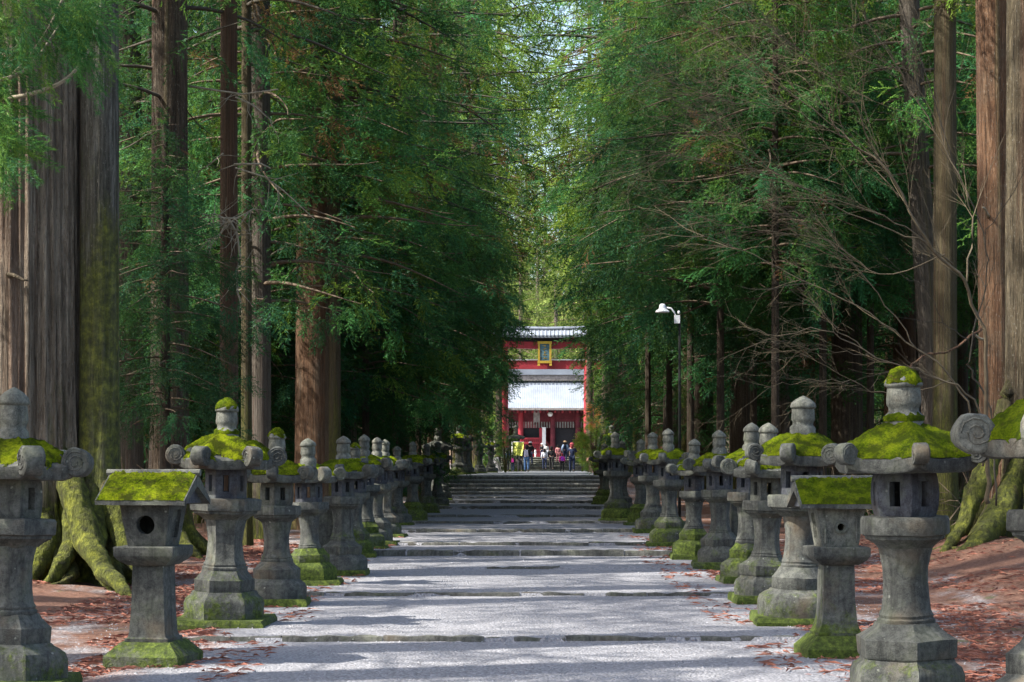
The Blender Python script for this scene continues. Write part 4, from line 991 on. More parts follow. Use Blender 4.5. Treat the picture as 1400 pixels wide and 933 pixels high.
# sunlit trees beyond the shrine
for i, (px, Y, k, s_) in enumerate(((712, 262, 0, 1.5), (735, 285, 1, 1.6), (760, 255, 0, 1.2), (775, 300, 1, 2.0), (800, 270, 0, 1.6), (690, 290, 1, 1.9), (745, 320, 0, 2.3), (830, 285, 1, 1.7), (660, 275, 0, 1.6), (720, 345, 1, 2.4), (790, 350, 0, 2.6))):
    tree('sunlit yellow green tree beyond the shrine gate, %s from the left' % ORD[sorted([712, 735, 760, 775, 800, 690, 745, 830, 660, 720, 790]).index(px)], px, Y, R=.4, kind='grey', crown=SUNNY[k], rz=i * 1.7, H=20 * s_, crown_s=s_, group='sunlit trees beyond the gate', name='broadleaf_tree')

# ------------------------------------------------------------------ close cedar bough, top left
r_ = np.random.default_rng(5)
bough = thing('overhanging_cedar_bough', 'bright green cedar bough hanging into the top left corner', 'branch', (XP(-60, 12), 12, ZP(60, 12)))
def bp(px, py, Y=12): return Vector((XP(px, Y) - XP(-60, 12), Y - 12, ZP(py, Y) - ZP(60, 12)))
lines = [[(-60, 60), (-10, 115), (25, 95), (60, 50), (85, 0), (95, -40)], [(-60, 150), (0, 137), (45, 128), (85, 112), (112, 85), (130, 45), (138, 5), (136, -40)], [(-20, 112), (20, 104), (52, 78), (84, 30)], [(20, 70), (35, 45), (33, 24)], [(-60, -60), (0, -30), (60, -20), (120, -30)], [(-60, 190), (-20, 205), (10, 215)], [(-40, 20), (0, 40), (40, 60)]]
b = MB()
Pp, Dd, Ss, Hu, Va = [], [], [], [], []
for li, ln in enumerate(lines):
    pts = [bp(x, y, 12 + .15 * math.sin(li * 2 + i)) for i, (x, y) in enumerate(ln)]
    fine = []
    for i in range(len(pts) - 1):
        p0, p1, p2, p3 = pts[max(i - 1, 0)], pts[i], pts[i + 1], pts[min(i + 2, len(pts) - 1)]
        for k in range(5):
            t = k / 5; fine.append(.5 * ((2 * p1) + (-p0 + p2) * t + (2 * p0 - 5 * p1 + 4 * p2 - p3) * t * t + (-p0 + 3 * p1 - 3 * p2 + p3) * t ** 3))
    fine.append(pts[-1]); n = len(fine); b.tube(fine, [.014 * (1 - .7 * i / n) + .002 for i in range(n)], 6)
obj('branch', b.mesh('branch', M['twig_pale'], True), bough)
zones = [(30, 5, 90, 45, 62), (110, 8, 36, 36, 26), (-5, 85, 26, 45, 18), (-5, 165, 28, 40, 22), (0, 205, 22, 18, 14), (-30, 150, 30, 70, 24), (70, 50, 34, 34, 12), (130, 70, 14, 18, 5)]
for cx, cy, sx, sy, n in zones:
    for _ in range(int(n * 1.25)):
        x, y = cx + r_.normal() * sx * .5, cy + r_.normal() * sy * .5
        if x > 158: continue
        q = bp(x, y, 12 + r_.normal() * .25); Pp.append(tuple(q)); d = np.array([r_.uniform(-.2, 1.0), r_.uniform(-.6, .4), r_.uniform(-1.1, .2)]); Dd.append(d); Ss.append(r_.uniform(.20, .36)); Hu.append(r_.uniform(.4, .9)); Va.append(r_.uniform(.8, 1.7))
o = obj('foliage', sprays_mesh('foliage', np.array(Pp), np.array(Dd), np.array(Ss), np.array(Hu), np.array(Va), np.zeros(len(Pp)), M['leaf'], TMPL_N, r_), bough); o['kind'] = 'stuff'

# ------------------------------------------------------------------ bare branching trees
def limb_tree(root, limbs, m, Y0, seed, depth_jit=.5, twig_n=9, twig_len=.9, lvl=2, orgn=None, mt=None):
    r = random.Random(seed); main = MB(); tw = MB()
    def twigs(pts, rad, n, ln, level):
        for _ in range(n):
            i = r.randrange(1, len(pts) - 1) if len(pts) > 2 else 0; p = pts[i]; d = (pts[min(i + 1, len(pts) - 1)] - pts[i - 1]).normalized()
            ax = Vector((r.gauss(0, 1), r.gauss(0, 1), r.gauss(0, 1))).normalized(); q = (d + ax * r.uniform(.35, .8)).normalized(); L_ = ln * r.uniform(.4, 1.3); pp = [p]; cur = p.copy(); dd = q
            N = 6
            for k in range(N):
                dd = (dd + Vector((r.gauss(0, .10), r.gauss(0, .10), r.gauss(0, .10)))).normalized(); cur = cur + dd * L_ / N; pp.append(cur.copy())
            r0 = min(.005, max(.0013, rad * .38 * (1 if level > 1 else .7))); tw.tube(pp, [r0 * (1 - .7 * k / N) for k in range(N + 1)], 3, False)
            if level > 1: twigs(pp, r0, max(3, int(n * .45)), ln * .5, level - 1)
    for ln in limbs:
        pts2, r0, r1, Ya, Yb = ln; n = len(pts2); pts = []
        for i, (x, y) in enumerate(pts2):
            Y = Ya + (Yb - Ya) * i / (n - 1); pts.append(Vector((XP(x, Y), Y, ZP(y, Y))) - orgn)
        fine = []
        for i in range(n - 1):
            p0, p1, p2, p3 = pts[max(i - 1, 0)], pts[i], pts[i + 1], pts[min(i + 2, n - 1)]
            for k in range(5):
                t = k / 5; q = .5 * ((2 * p1) + (-p0 + p2) * t + (2 * p0 - 5 * p1 + 4 * p2 - p3) * t * t + (-p0 + 3 * p1 - 3 * p2 + p3) * t ** 3)
                fine.append(q + Vector((r.gauss(0, .012), r.gauss(0, .02), r.gauss(0, .012))))
        fine.append(pts[-1]); nn = len(fine)
        main.tube(fine, [(r0 + (r1 - r0) * (i / nn) ** .7) * .58 for i in range(nn)], 7, True)
        twigs(fine[nn // 5:], (r0 + r1) / 2, twig_n, twig_len, lvl)
    obj('branches', main.mesh('branches', m, True), root); o = obj('twigs', tw.mesh('twigs', mt or m, False), root); o['kind'] = 'stuff'
og = Vector((XP(1352, 21), 21, floor_z(XP(1352, 21), 21)))
bt = thing('bare_tree', 'leafless tree at the right spreading long thin branches over the lanterns', 'tree', og)
limb_tree(bt, [([(1352, 690), (1350, 600), (1345, 470), (1318, 385), (1266, 331), (1206, 228), (1149, 185), (1135, 157), (1137, 150)], .05, .010, 21, 20),
               ([(1320, 385), (1330, 300), (1290, 200), (1230, 100), (1180, 20)], .02, .008, 21, 22),
               ([(1206, 228), (1170, 150), (1120, 90), (1080, 60)], .012, .005, 20.4, 19.5),
               ([(1300, 360), (1223, 302), (1145, 275), (1046, 236), (960, 222), (889, 208)], .016, .004, 21, 20),
               ([(1266, 331), (1180, 300), (1080, 250), (1010, 190), (960, 150), (930, 130)], .014, .004, 20.6, 19.6),
               ([(1290, 350), (1203, 375), (1133, 331), (1038, 315), (960, 300)], .014, .004, 21, 21.5),
               ([(1230, 270), (1150, 180), (1060, 110), (1000, 60), (960, 30)], .012, .004, 20.4, 21),
               ([(1149, 185), (1080, 150), (1010, 140), (930, 130)], .008, .003, 20, 19.6)], M['twig_mid'], 21, 5, twig_n=15, twig_len=1.15, lvl=3, orgn=og, mt=M['twig_mid'])
og = Vector((XP(1330, 19), 19, floor_z(XP(1330, 19), 19)))
bt = thing('bare_tree', 'leafless shrub with long pale low branches just above the right lantern roofs', 'tree', og)
limb_tree(bt, [([(1345, 640), (1333, 547), (1266, 512), (1196, 488), (1125, 449), (1060, 460), (1010, 440)], .022, .004, 19, 18),
               ([(1196, 488), (1150, 455), (1125, 430), (1115, 400)], .010, .004, 18.6, 18.4),
               ([(1340, 600), (1305, 520), (1255, 478), (1172, 418), (1093, 382), (1015, 343), (960, 320)], .022, .004, 19, 18.6),
               ([(1255, 478), (1200, 400), (1133, 331), (1080, 300)], .012, .004, 18.8, 18.4),
               ([(1300, 520), (1220, 540), (1150, 520), (1080, 524), (1045, 530)], .010, .003, 19, 18.4),
               ([(1190, 487), (1130, 480), (1090, 470)], .006, .003, 18.6, 18.2)], M['twig_mid'], 19, 9, twig_n=9, twig_len=.6, lvl=3, orgn=og, mt=M['twig_mid'])
og = Vector((XP(1362, 22.5), 22.5, floor_z(XP(1362, 22.5), 22.5)))
bt = thing('bare_sapling', 'thin dark crooked sapling climbing in front of the huge red brown trunk', 'tree', og)
limb_tree(bt, [([(1362, 690), (1353, 560), (1327, 508), (1329, 469), (1349, 378), (1345, 320), (1300, 210), (1262, 90), (1230, 0), (1220, -40)], .022, .009, 22.5, 22),
               ([(1345, 320), (1380, 270), (1420, 200)], .01, .005, 22.2, 22),
               ([(1327, 470), (1290, 440), (1270, 400), (1240, 380)], .01, .005, 22.2, 21.6),
               ([(1262, 90), (1200, 60), (1160, 0)], .01, .005, 22, 21.6)], M['twig_dark'], 22, 19, twig_n=7, twig_len=.8, lvl=2, orgn=og, mt=M['twig_dark'])
og = Vector((XP(1282, 24), 24, floor_z(XP(1282, 24), 24)))
bt = thing('fallen_branch', 'reddish broken branch leaning beside the huge red brown trunk', 'branch', og)
limb_tree(bt, [([(1345, 449), (1300, 478), (1262, 488), (1230, 520)], .035, .02, 28, 26)], M['bark_red'], 24, 29, twig_n=5, twig_len=.6, lvl=1, orgn=og, mt=M['twig'])
# dead branches hanging on the slim sunlit trunk (its parts)
R0 = t_lit.location.copy()
mbt = MB(); rr_ = random.Random(4)
def dead_branch(pts2, r0, Y=29.6, tw=10):
    P_ = [Vector((XP(x, Y), Y + .2 * math.sin(i), ZP(y, Y))) - R0 for i, (x, y) in enumerate(pts2)]
    mbt.tube(P_, [r0 * (1 - .6 * i / len(P_)) for i in range(len(P_))], 5)
    for _ in range(tw):
        i = rr_.randrange(0, len(P_) - 1); p = P_[i].lerp(P_[i + 1], rr_.random()); d = Vector((rr_.gauss(0, 1), rr_.gauss(0, .5), rr_.gauss(-.4, .6))).normalized(); q = [p]
        for k in range(4): d = (d + Vector((rr_.gauss(0, .2), rr_.gauss(0, .2), rr_.gauss(-.08, .2)))).normalized(); q.append(q[-1] + d * .13)
        mbt.tube(q, [.009, .007, .005, .004, .002], 3, False)
dead_branch([(313, 300), (322, 318), (326, 350), (322, 372), (326, 402)], .022, tw=22)
dead_branch([(313, 300), (300, 318), (285, 325), (268, 345)], .014, tw=16); dead_branch([(313, 305), (330, 292), (345, 283)], .012, tw=14); dead_branch([(310, 300), (290, 290), (262, 300)], .012, tw=20)
dead_branch([(322, 133), (345, 142), (372, 165)], .016, tw=3); dead_branch([(320, 225), (355, 222), (368, 228)], .02, tw=2); dead_branch([(322, 230), (360, 240), (385, 258), (430, 300)], .016, tw=6)
dead_branch([(305, 210), (285, 222), (262, 236)], .014, tw=4); dead_branch([(258, 118), (300, 122), (330, 126), (380, 122)], .02, tw=5)
obj('dead_branches', mbt.mesh('dead_branches', M['twig_pale'], True), t_lit)

# undergrowth: brown thickets between the trunks (nobody could count the stems)
r = random.Random(8); b = MB()
for _ in range(900):
    sd_ = r.choice((-1, 1)); Y = r.uniform(30, 70); X = float(pathc(Y)) + sd_ * r.uniform(6.0, .27 * Y + 2)
    z = floor_z(X, Y); p = Vector((X, Y, z)); d = Vector((r.gauss(0, .35), r.gauss(0, .35), 1)).normalized(); q = [p]; L_ = r.uniform(.5, 2.0)
    for k in range(5): d = (d + Vector((r.gauss(0, .2), r.gauss(0, .2), r.gauss(-.03, .1)))).normalized(); q.append(q[-1] + d * L_ / 5)
    b.tube(q, [.012, .01, .008, .006, .005, .003], 3, False)
    for k in (2, 3, 4):
        d2 = Vector((r.gauss(0, 1), r.gauss(0, 1), r.uniform(0, .8))).normalized(); b.tube([q[k], q[k] + d2 * .25, q[k] + d2 * .45 + Vector((0, 0, -.05))], [.006, .005, .003], 3, False)
obj('undergrowth_stems', b.mesh('undergrowth_stems', M['twig'], False), None, kind='stuff', label='brown bare undergrowth stems between the cedar trunks')
P_, D_, S_, Hu, Va, De = [], [], [], [], [], []
for _ in range(800):
    sd_ = r.choice((-1, 1)); Y = r.uniform(38, 120); X = float(pathc(Y)) + sd_ * r.uniform(6.5, .27 * Y + 3); z = floor_z(X, Y)
    cl = max(0, mn.noise((X * .4, Y * .25, 9)) + .25) * 2.4
    if cl < .2: continue
    for k in range(3): P_.append((X + r.gauss(0, .3), Y + r.gauss(0, .3), z + r.uniform(.1, cl))); D_.append((r.gauss(0, 1), r.gauss(0, 1), r.uniform(-.2, .7))); S_.append(r.uniform(.4, .8)); Hu.append(r.uniform(.1, .7)); Va.append(r.uniform(.8, 1.6)); De.append(0)
obj('undergrowth_leaves', sprays_mesh('undergrowth_leaves', np.array(P_), np.array(D_, float), np.array(S_), np.array(Hu), np.array(Va), np.array(De, float), M['leaf'], TMPL, np.random.default_rng(3)), None, kind='stuff', label='low dark green undergrowth between the cedar trunks')

# litter twigs and gravel grains close to the viewer
r = np.random.default_rng(21); V = []
n = 0
while n < 24000:
    Y = 12.5 + 22 * r.random() ** 1.3; sd_ = r.choice((-1, 1)); d = 1.9 + abs(r.normal()) * 2.2; X = sd_ * d
    if d < 2.6 and r.random() < .82: continue
    if mn.noise((X * .9, Y * .5, 5)) < -.12: continue
    if abs(X) > .28 * Y + .5: continue
    z = max(floor_z(X, Y), path_z(X, Y) if abs(X) < 3.6 else -9)
    L_ = r.uniform(.05, .20); a = r.uniform(0, 6.28); dx, dy = math.cos(a) * L_ / 2, math.sin(a) * L_ / 2; wv = r.uniform(.0025, .006); h = r.uniform(.004, .03)
    nx, ny = -math.sin(a) * wv, math.cos(a) * wv
    V += [(X - dx, Y - dy, z + .004), (X + nx, Y + ny, z + h), (X + dx, Y + dy, z + .006 + h * .3), (X - dx, Y - dy, z + .004), (X + dx, Y + dy, z + .006 + h * .3), (X - nx, Y - ny, z + h * .8)]; n += 1
M['litter'] = mat('dry_cedar_twig', lambda s: s.base(s.ramp(s.noise(s.wpos(), 9, 4, .7), [(.3, (.10, .04, .025)), (.5, (.26, .10, .07)), (.7, (.42, .22, .16))])))
obj('fallen_cedar_twigs', mesh('fallen_cedar_twigs', V, np.arange(len(V), dtype=np.int32).reshape(-1, 3), M['litter'], False), None, kind='stuff', label='red brown fallen cedar twigs strewn beside the gravel path')
V = []; Fq = []; n = 0
while n < 9000:
    Y = 12.5 + 16 * r.random() ** 1.5; X = r.uniform(-4.4, 4.4)
    if abs(X) > .28 * Y + .3: continue
    z = max(floor_z(X, Y), path_z(X, Y) if abs(X) < 3.6 else -9); s_ = r.uniform(.006, .015) * (1.6 if r.random() < .05 else 1); a = r.uniform(0, 6.28); b0 = len(V)
    for k in range(3): V.append((X + math.cos(a + k * 2.1) * s_, Y + math.sin(a + k * 2.1) * s_, z - .003))
    V.append((X + r.normal() * .3 * s_, Y, z + s_ * .8)); Fq += [(b0, b0 + 1, b0 + 3), (b0 + 1, b0 + 2, b0 + 3), (b0 + 2, b0, b0 + 3)]; n += 1
M['pebble'] = mat('grey_pebble', lambda s: s.base(s.ramp(s.noise(s.wpos(), 60, 2, .5), [(.35, (.12, .12, .13)), (.5, (.2, .2, .21)), (.65, (.30, .30, .32))])))
obj('loose_gravel', mesh('loose_gravel', V, np.array(Fq, dtype=np.int32), M['pebble'], False), None, kind='stuff', label='loose grey gravel grains on the path')

# ------------------------------------------------------------------ torii
YT = 200.0; mpp = YT / F; cxT = XP(746.5, YT); gT = 3.1
to = thing('torii_gate', 'tall vermilion torii gate with a tiled top beam and gold framed plaque', 'torii', (cxT, YT, gT))
def zt(py): return ZP(py, YT) - gT
for sg in (-1, 1):
    V, Fc = lathe([(.66, -.1), (.66, 1.2), (.60, 1.25)], 0, 24); obj('pillar_base', mesh('pillar_base', [(x + sg * 4.5, y, z) for x, y, z in V], Fc, M['black'], True, 40), to)
    V, Fc = lathe([(.56, 1.2), (.54, 6), (.50, 12), (.48, zt(476))], 0, 28); obj('pillar', mesh('pillar', [(x + sg * 4.5, y, z) for x, y, z in V], Fc, M['vermilion'], True, 40), to)
def beam(nm, x0, x1, za, zb, dy, m, sag=.0, par=to, seg=16):
    V = []; 
    for i in range(seg + 1):
        u = i / seg; x = x0 + (x1 - x0) * u; c = sag * (2 * u - 1) ** 2
        for y, z in ((-dy, za), (-dy, zb), (dy, zb), (dy, za)): V.append((x, y, z + c))
    Fq = [(i * 4 + k, i * 4 + (k + 1) % 4, (i + 1) * 4 + (k + 1) % 4, (i + 1) * 4 + k)[::-1] for i in range(seg) for k in range(4)] + [(0, 1, 2, 3), tuple(seg * 4 + k for k in (3, 2, 1, 0))]
    return obj(nm, mesh(nm, V, [tuple(q) for q in Fq], m, False), par)
beam('tie_beam', -6.0, 6.0, zt(505), zt(493.2), .28, M['vermilion'])
beam('beam_cap', -6.1, 6.1, zt(493.1), zt(491.6), .36, M['white'])
beam('upper_beam', -6.6, 6.6, zt(477.5), zt(468), .42, M['vermilion'], .25)
beam('roof_underside_shade', -7.0, 7.0, zt(467.9), zt(463), .5, M['black'], .3)  # black strip painting the dark shade under the tiled roof
rb = MB(); 
V = []; seg = 16
rf = beam('beam_roof', -7.4, 7.4, zt(462.9), zt(459.5), 1.0, M['tile'], .32)
V = []; 
for i in range(17):
    u = i / 16; x = -7.3 + 14.6 * u; c = .32 * (2 * u - 1) ** 2
    for y, z in ((-1.0, zt(460)), (0, zt(451)), (1.0, zt(460))): V.append((x, y, z + c))
obj('roof_slope', mesh('roof_slope', V, [(i * 3 + k, (i + 1) * 3 + k, (i + 1) * 3 + k + 1, i * 3 + k + 1) for i in range(16) for k in range(2)], M['roof_metal'], False), rf)
for i in range(37):
    x = -7.2 + .4 * i; c = .32 * (x / 7.3) ** 2; b = MB(); b.tube([(x, -1.06, zt(460.5) + c), (x, 0, zt(451.3) + c)], .09, 6); obj('roof_tile_row', b.mesh('tile_row', M['white'] if 0 else M['roof_metal'], True), rf)
b = MB(); b.tube([(-7.4, 0, zt(450) + .3), (-3.5, 0, zt(450) + .07), (0, 0, zt(450)), (3.5, 0, zt(450) + .07), (7.4, 0, zt(450) + .3)], .22, 8); obj('roof_ridge', b.mesh('ridge', M['tile'], True), rf)
px0 = -(746.5 - 744.5) * mpp
pq = obj('plaque', (lambda b: b.mesh('plaque', M['blue_board']))(MB().box((px0, -.62, (zt(494) + zt(471)) / 2), (1.0, .08, zt(471) - zt(494)))), to)
fr = MB(); zc = (zt(495) + zt(470)) / 2; hh_ = (zt(470) - zt(495))
fr.box((px0 - .60, -.64, zc), (.2, .16, hh_ + .3)); fr.box((px0 + .60, -.64, zc), (.2, .16, hh_ + .3)); fr.box((px0, -.64, zt(469.2)), (1.5, .18, .26)); fr.box((px0, -.64, zt(495.6)), (1.5, .18, .26))
fr.box((px0 - .62, -.66, zt(498.5)), (.28, .14, .36), 0, .6); fr.box((px0 + .62, -.66, zt(498.5)), (.28, .14, .36), 0, .6)
obj('frame', fr.mesh('frame', M['gold']), pq)
st = MB()   # faint upright strokes of the gilt characters on the board
rq = random.Random(2)
for k in range(5):
    z = zt(474 + k * 4.2)
    for j in range(4): st.box((px0 + rq.uniform(-.12, .12), -.675, z + rq.uniform(-.08, .08)), ((rq.uniform(.12, .3), .02, .035) if j % 2 else (.035, .02, rq.uniform(.1, .2))))
obj('characters', st.mesh('characters', M['gold']), pq)

# ------------------------------------------------------------------ shrine gate building
YG = 224.0; mg = YG / F; gG = 3.2; cG = XP(746, YG)
sg_ = thing('shrine_gate', 'wide red wooden shrine gate with a big pale metal roof behind the torii', 'shrine gate', (cG, YG, gG))
def zg(py): return ZP(py, YG) - gG
def xg(px): return XP(px, YG) - cG
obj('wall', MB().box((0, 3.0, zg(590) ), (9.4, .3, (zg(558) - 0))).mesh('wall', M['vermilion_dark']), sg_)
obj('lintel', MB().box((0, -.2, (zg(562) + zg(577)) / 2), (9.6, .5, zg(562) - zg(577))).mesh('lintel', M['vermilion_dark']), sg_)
for i in range(30):
    obj('slat', MB().box((-4.5 + i * .31, -.35, zg(581)), (.16, .12, zg(577) - zg(585.5))).mesh('slat', M['grey_wood']), sg_)
for px in (692.5, 712, 755.5, 790, 802):
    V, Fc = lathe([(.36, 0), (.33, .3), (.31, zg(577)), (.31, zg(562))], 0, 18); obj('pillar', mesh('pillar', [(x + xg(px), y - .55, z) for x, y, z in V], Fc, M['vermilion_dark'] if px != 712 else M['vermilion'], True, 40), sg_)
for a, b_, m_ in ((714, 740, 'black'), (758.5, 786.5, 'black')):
    obj('doorway_shade', MB().box(((xg(a) + xg(b_)) / 2, -.05, (zg(585.5) + 0) / 2), (xg(b_) - xg(a), .2, zg(585.5))).mesh('doorway_shade', M[m_]), sg_)  # black slab stands for the shade inside the opening
lt = MB(); x0, x1 = xg(714), xg(738)
for z in (zg(600), zg(606), zg(616), zg(626)): lt.box(((x0 + x1) / 2, -.95, z), (x1 - x0, .14, .2))
obj('fence_rail', lt.mesh('rail', M['vermilion']), sg_)
for i in range(9): obj('fence_bar', MB().box((x0 + .1 + i * (x1 - x0 - .2) / 8, -.9, zg(600) / 2), (.14, .1, zg(600))).mesh('bar', M['vermilion']), sg_)
obj('white_panel', MB().box((xg(743.5), -.9, zg(598)), (.42, .1, 2.3)).mesh('white_panel', M['white']), sg_)
obj('red_panel', MB().box((xg(740), -.85, zg(604)), (.5, .1, 3.2)).mesh('red_panel', M['vermilion']), sg_)
obj('hanging_board', MB().box((xg(733.5), -1.0, zg(570)), (.75, .12, 1.35)).mesh('hanging_board', M['grey_wood']), sg_)
V, Fc = lathe([(.02, -.28), (.2, -.24), (.3, -.05), (.3, .06), (.2, .24), (.05, .28)], 0, 16); obj('paper_lantern', mesh('paper_lantern', [(x + xg(752), y - 1.3, z + zg(567)) for x, y, z in V], Fc, M['white'], True, 60), sg_)
obj('rafter_row', MB().box((0, -1.1, zg(560.4)), (10.2, 1.6, .22)).mesh('rafter', M['grey_wood']), sg_)
# roof: curved slope facing the approach with raised seams
hw = 5.6; ze, zr = zg(559), zg(520); rf = None
def rc(t): return -2.6 + 4.6 * t, ze + (zr - ze) * (t ** 1.25 * .55 + t * .45)
V = []; nseg = 12
for side in (-1,):
    for i in range(nseg + 1):
        y, z = rc(i / nseg); 
        for x in (-hw + .0, hw): V.append((x, y, z))
for i in range(nseg + 1):
    y, z = rc(1 - i / nseg)
    for x in (-hw, hw): V.append((x, 4.0 - y, z - .0))
Fq = [(2 * i, 2 * i + 1, 2 * i + 3, 2 * i + 2) for i in range(2 * nseg + 1)]
rf = obj('roof', mesh('roof', V, Fq, M['roof_metal'], True), sg_)
obj('eave', MB().box((0, -2.62, ze - .12), (2 * hw, .12, .24)).mesh('eave', M['grey_wood']), rf)
for i in range(45):
    b = MB(); x = -hw + .1 + i * (2 * hw - .2) / 44
    pts = [rc(t / 6) for t in range(7)]; b.tube([(x, y, z + .0) for y, z in pts], .035, 4, False); obj('roof_seam', b.mesh('roof_seam', M['roof_metal'], True), rf)
obj('ridge', MB().box((0, 2.0, (zg(519.5) + zg(512)) / 2), (2 * hw - .8, .9, zg(512) - zg(519.5))).mesh('ridge', M['grey_wood']), rf)
obj('ridge_cap', MB().box((0, 2.0, (zg(512) + zg(504.5)) / 2 + .02), (2 * hw - .4, 1.2, zg(504.5) - zg(512))).mesh('ridge_cap', M['roof_metal']), rf)
for i in range(24): obj('ridge_end_tile', MB().box((-hw + .6 + i * (2 * hw - 1.2) / 23, 1.42, zg(520.8)), (.16, .16, .2)).mesh('ridge_end_tile', M['black']), rf)
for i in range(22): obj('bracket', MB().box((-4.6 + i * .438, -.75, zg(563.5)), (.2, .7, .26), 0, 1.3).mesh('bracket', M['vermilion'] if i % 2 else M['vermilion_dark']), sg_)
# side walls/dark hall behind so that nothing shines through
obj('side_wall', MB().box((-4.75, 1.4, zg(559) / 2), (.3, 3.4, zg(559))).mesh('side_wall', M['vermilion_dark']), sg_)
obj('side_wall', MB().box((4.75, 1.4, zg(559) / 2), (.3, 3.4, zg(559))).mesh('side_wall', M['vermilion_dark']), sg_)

# ------------------------------------------------------------------ lamp, sign, cloths, bushes
YL = 35.0; X0 = XP(929, YL); g = floor_z(X0, YL)
lp = thing('street_lamp', 'white bell shaped street lamp on a dark pole right of the approach', 'street lamp', (X0, YL, g))
def lz(py): return ZP(py, YL) - g
def lx(px): return XP(px, YL) - X0
obj('pole', MB().tube([(0, 0, 0), (.0, 0, lz(436))], [.03, .022], 10).mesh('pole', M['pole'], True), lp)
obj('ballast_box', MB().box((lx(925.5), -.02, lz(437)), (.10, .10, .15)).mesh('ballast_box', M['white']), lp)
obj('arm', MB().tube([(lx(923), -.03, lz(432)), (lx(921.5), -.03, lz(427)), (lx(917), -.03, lz(422)), (lx(910), -.03, lz(421))], .016, 8).mesh('arm', M['white'], True), lp)
V, Fc = lathe([(.125, -.015), (.13, .0), (.115, .02), (.07, .05), (.06, .07), (.056, .12), (.04, .14), (.01, .145)], 0, 24); obj('shade', mesh('shade', [(x + lx(905.5), y - .03, z + lz(426.5)) for x, y, z in V], Fc, M['white'], True, 50), lp)
V, Fc = lathe([(.015, 0), (.025, .02), (.015, .05)], 0, 10); obj('photocell', mesh('photocell', [(x + lx(928), y, z + lz(429)) for x, y, z in V], Fc, M['white'], True), lp)
# pink cloth on a platform
Yc = YB(731) + .42; V, Fc = lathe([(.11, 0), (.10, .03), (.05, .07), (.01, .085)], 5, 4, .3)
o = obj('pink_cloth', mesh('pink_cloth', roughen(np.array(V), .03, 9), Fc, M['pink'], True), None, (XP(907, Yc - .15), Yc - .16, ZP(656, Yc)), label='crumpled pink cloth lying on a platform in the right lantern row', category='cloth')
# notice board beyond the steps
Yn = 92; Xn = XP(614.5, Yn); g = floor_z(Xn, Yn)
nb = thing('notice_board', 'small white board on a pale post left of the top of the steps', 'sign', (Xn, Yn, g))
obj('panel', MB().box((0, 0, ZP(602, Yn) - g), (.34, .05, .42)).mesh('panel', M['white']), nb); obj('post', MB().tube([(.1, .05, 0), (.1, .05, ZP(598, Yn) - g)], .035, 8).mesh('post', M['pole'], True), nb)
Yn = 112; Xn = XP(709, Yn); g = float(gz(Yn))
bn = thing('cloth_banner', 'yellow green cloth banner held on a stand between the people', 'banner', (Xn, Yn + 9.2, g + .1))
V = []; 
for j in range(9):
    for i in range(13):
        u, v_ = i / 12, j / 8; wd = (.36 - .10 * v_); V.append(((2 * u - 1) * wd * (1.05), .05 * math.sin(u * 9 + v_ * 2), 1.85 - v_ * .85))
obj('cloth', mesh('cloth', V, [(j * 13 + i, j * 13 + i + 1, (j + 1) * 13 + i + 1, (j + 1) * 13 + i) for j in range(8) for i in range(12)], M['yellow_cloth'], True), bn)
obj('pole', MB().tube([(-.38, 0, 0), (-.38, 0, 1.9)], .025, 6).mesh('pole', M['white'], True), bn); obj('crossbar', MB().tube([(-.42, 0, 1.86), (.4, 0, 1.86)], .02, 6).mesh('crossbar', M['white'], True), bn)
def bush(label, px, Y, py0, py1, wpx, m, group=None, name='clipped_bush', n=170, sc=.3, hue=.5, pads=None, val=1.0):
    X = XP(px, Y); g = float(gz(Y)) if abs(X - pathc(Y)) < 4 else floor_z(X, Y); root = thing(name, label, 'bush', (X, Y, g), 0, group); r = np.random.default_rng(int(px)); P, D, S_, H_, Vv = [], [], [], [], []
    b = MB(); top = ZP(py0, Y) - g; pads = pads or [(0, .5, 1.0, .5)]
    w2 = wpx * Y / F / 2; hgt = (py1 - py0) * Y / F
    for (cx, cz, sw, sh) in pads:
        cz_ = ZP(py1, Y) - g + hgt * cz; cxx = cx * w2
        for _ in range(n):
            d = r.normal(size=3); d /= np.linalg.norm(d); P.append((cxx + d[0] * w2 * sw, d[1] * w2 * sw, cz_ + d[2] * hgt * sh)); D.append(d + [0, 0, .3]); S_.append(sc * r.uniform(.6, 1.2)); H_.append(np.clip(hue + r.uniform(-.25, .25), 0, 1)); Vv.append(r.uniform(.7, 1.3) * val)
        b.tube([(0, 0, 0), (cxx * .4, 0, cz_ * .5), (cxx, 0, cz_)], [.06, .045, .03], 6)
    c = obj('foliage', sprays_mesh('foliage', np.array(P), np.array(D), np.array(S_), np.array(H_), np.array(Vv), np.zeros(len(P)), m, TMPL_F, r), root); c['kind'] = 'stuff'
    obj('stem', b.mesh('stem', M['bark_dark'], True), root); return root
bush('olive clipped bush left of the people above the steps', 691, 108, 592, 632, 30, M['leaf_light'], pads=[(-.2, .8, .7, .16), (.3, .45, .7, .2), (-.3, .15, .8, .2)], n=90, sc=.35, val=.6)
bush('cloud pruned pine with flat mossy green pads at the right top of the steps', 814, 74, 574, 645, 38, M['leaf'], name='cloud_pruned_pine', pads=[(.1, .93, .75, .05), (-.4, .74, .5, .06), (.5, .72, .5, .06), (-.1, .50, .9, .07), (.6, .35, .5, .07), (-.5, .25, .5, .08), (.1, .08, .7, .08)], n=120, sc=.22, hue=.8, val=1.3)
bush('bright lime bush right of the people on the upper stairs', 796, 128, 599, 626, 15, M['leaf_lime'], n=260, sc=.4, pads=[(0, .4, .8, .4), (.1, .85, .6, .2)])
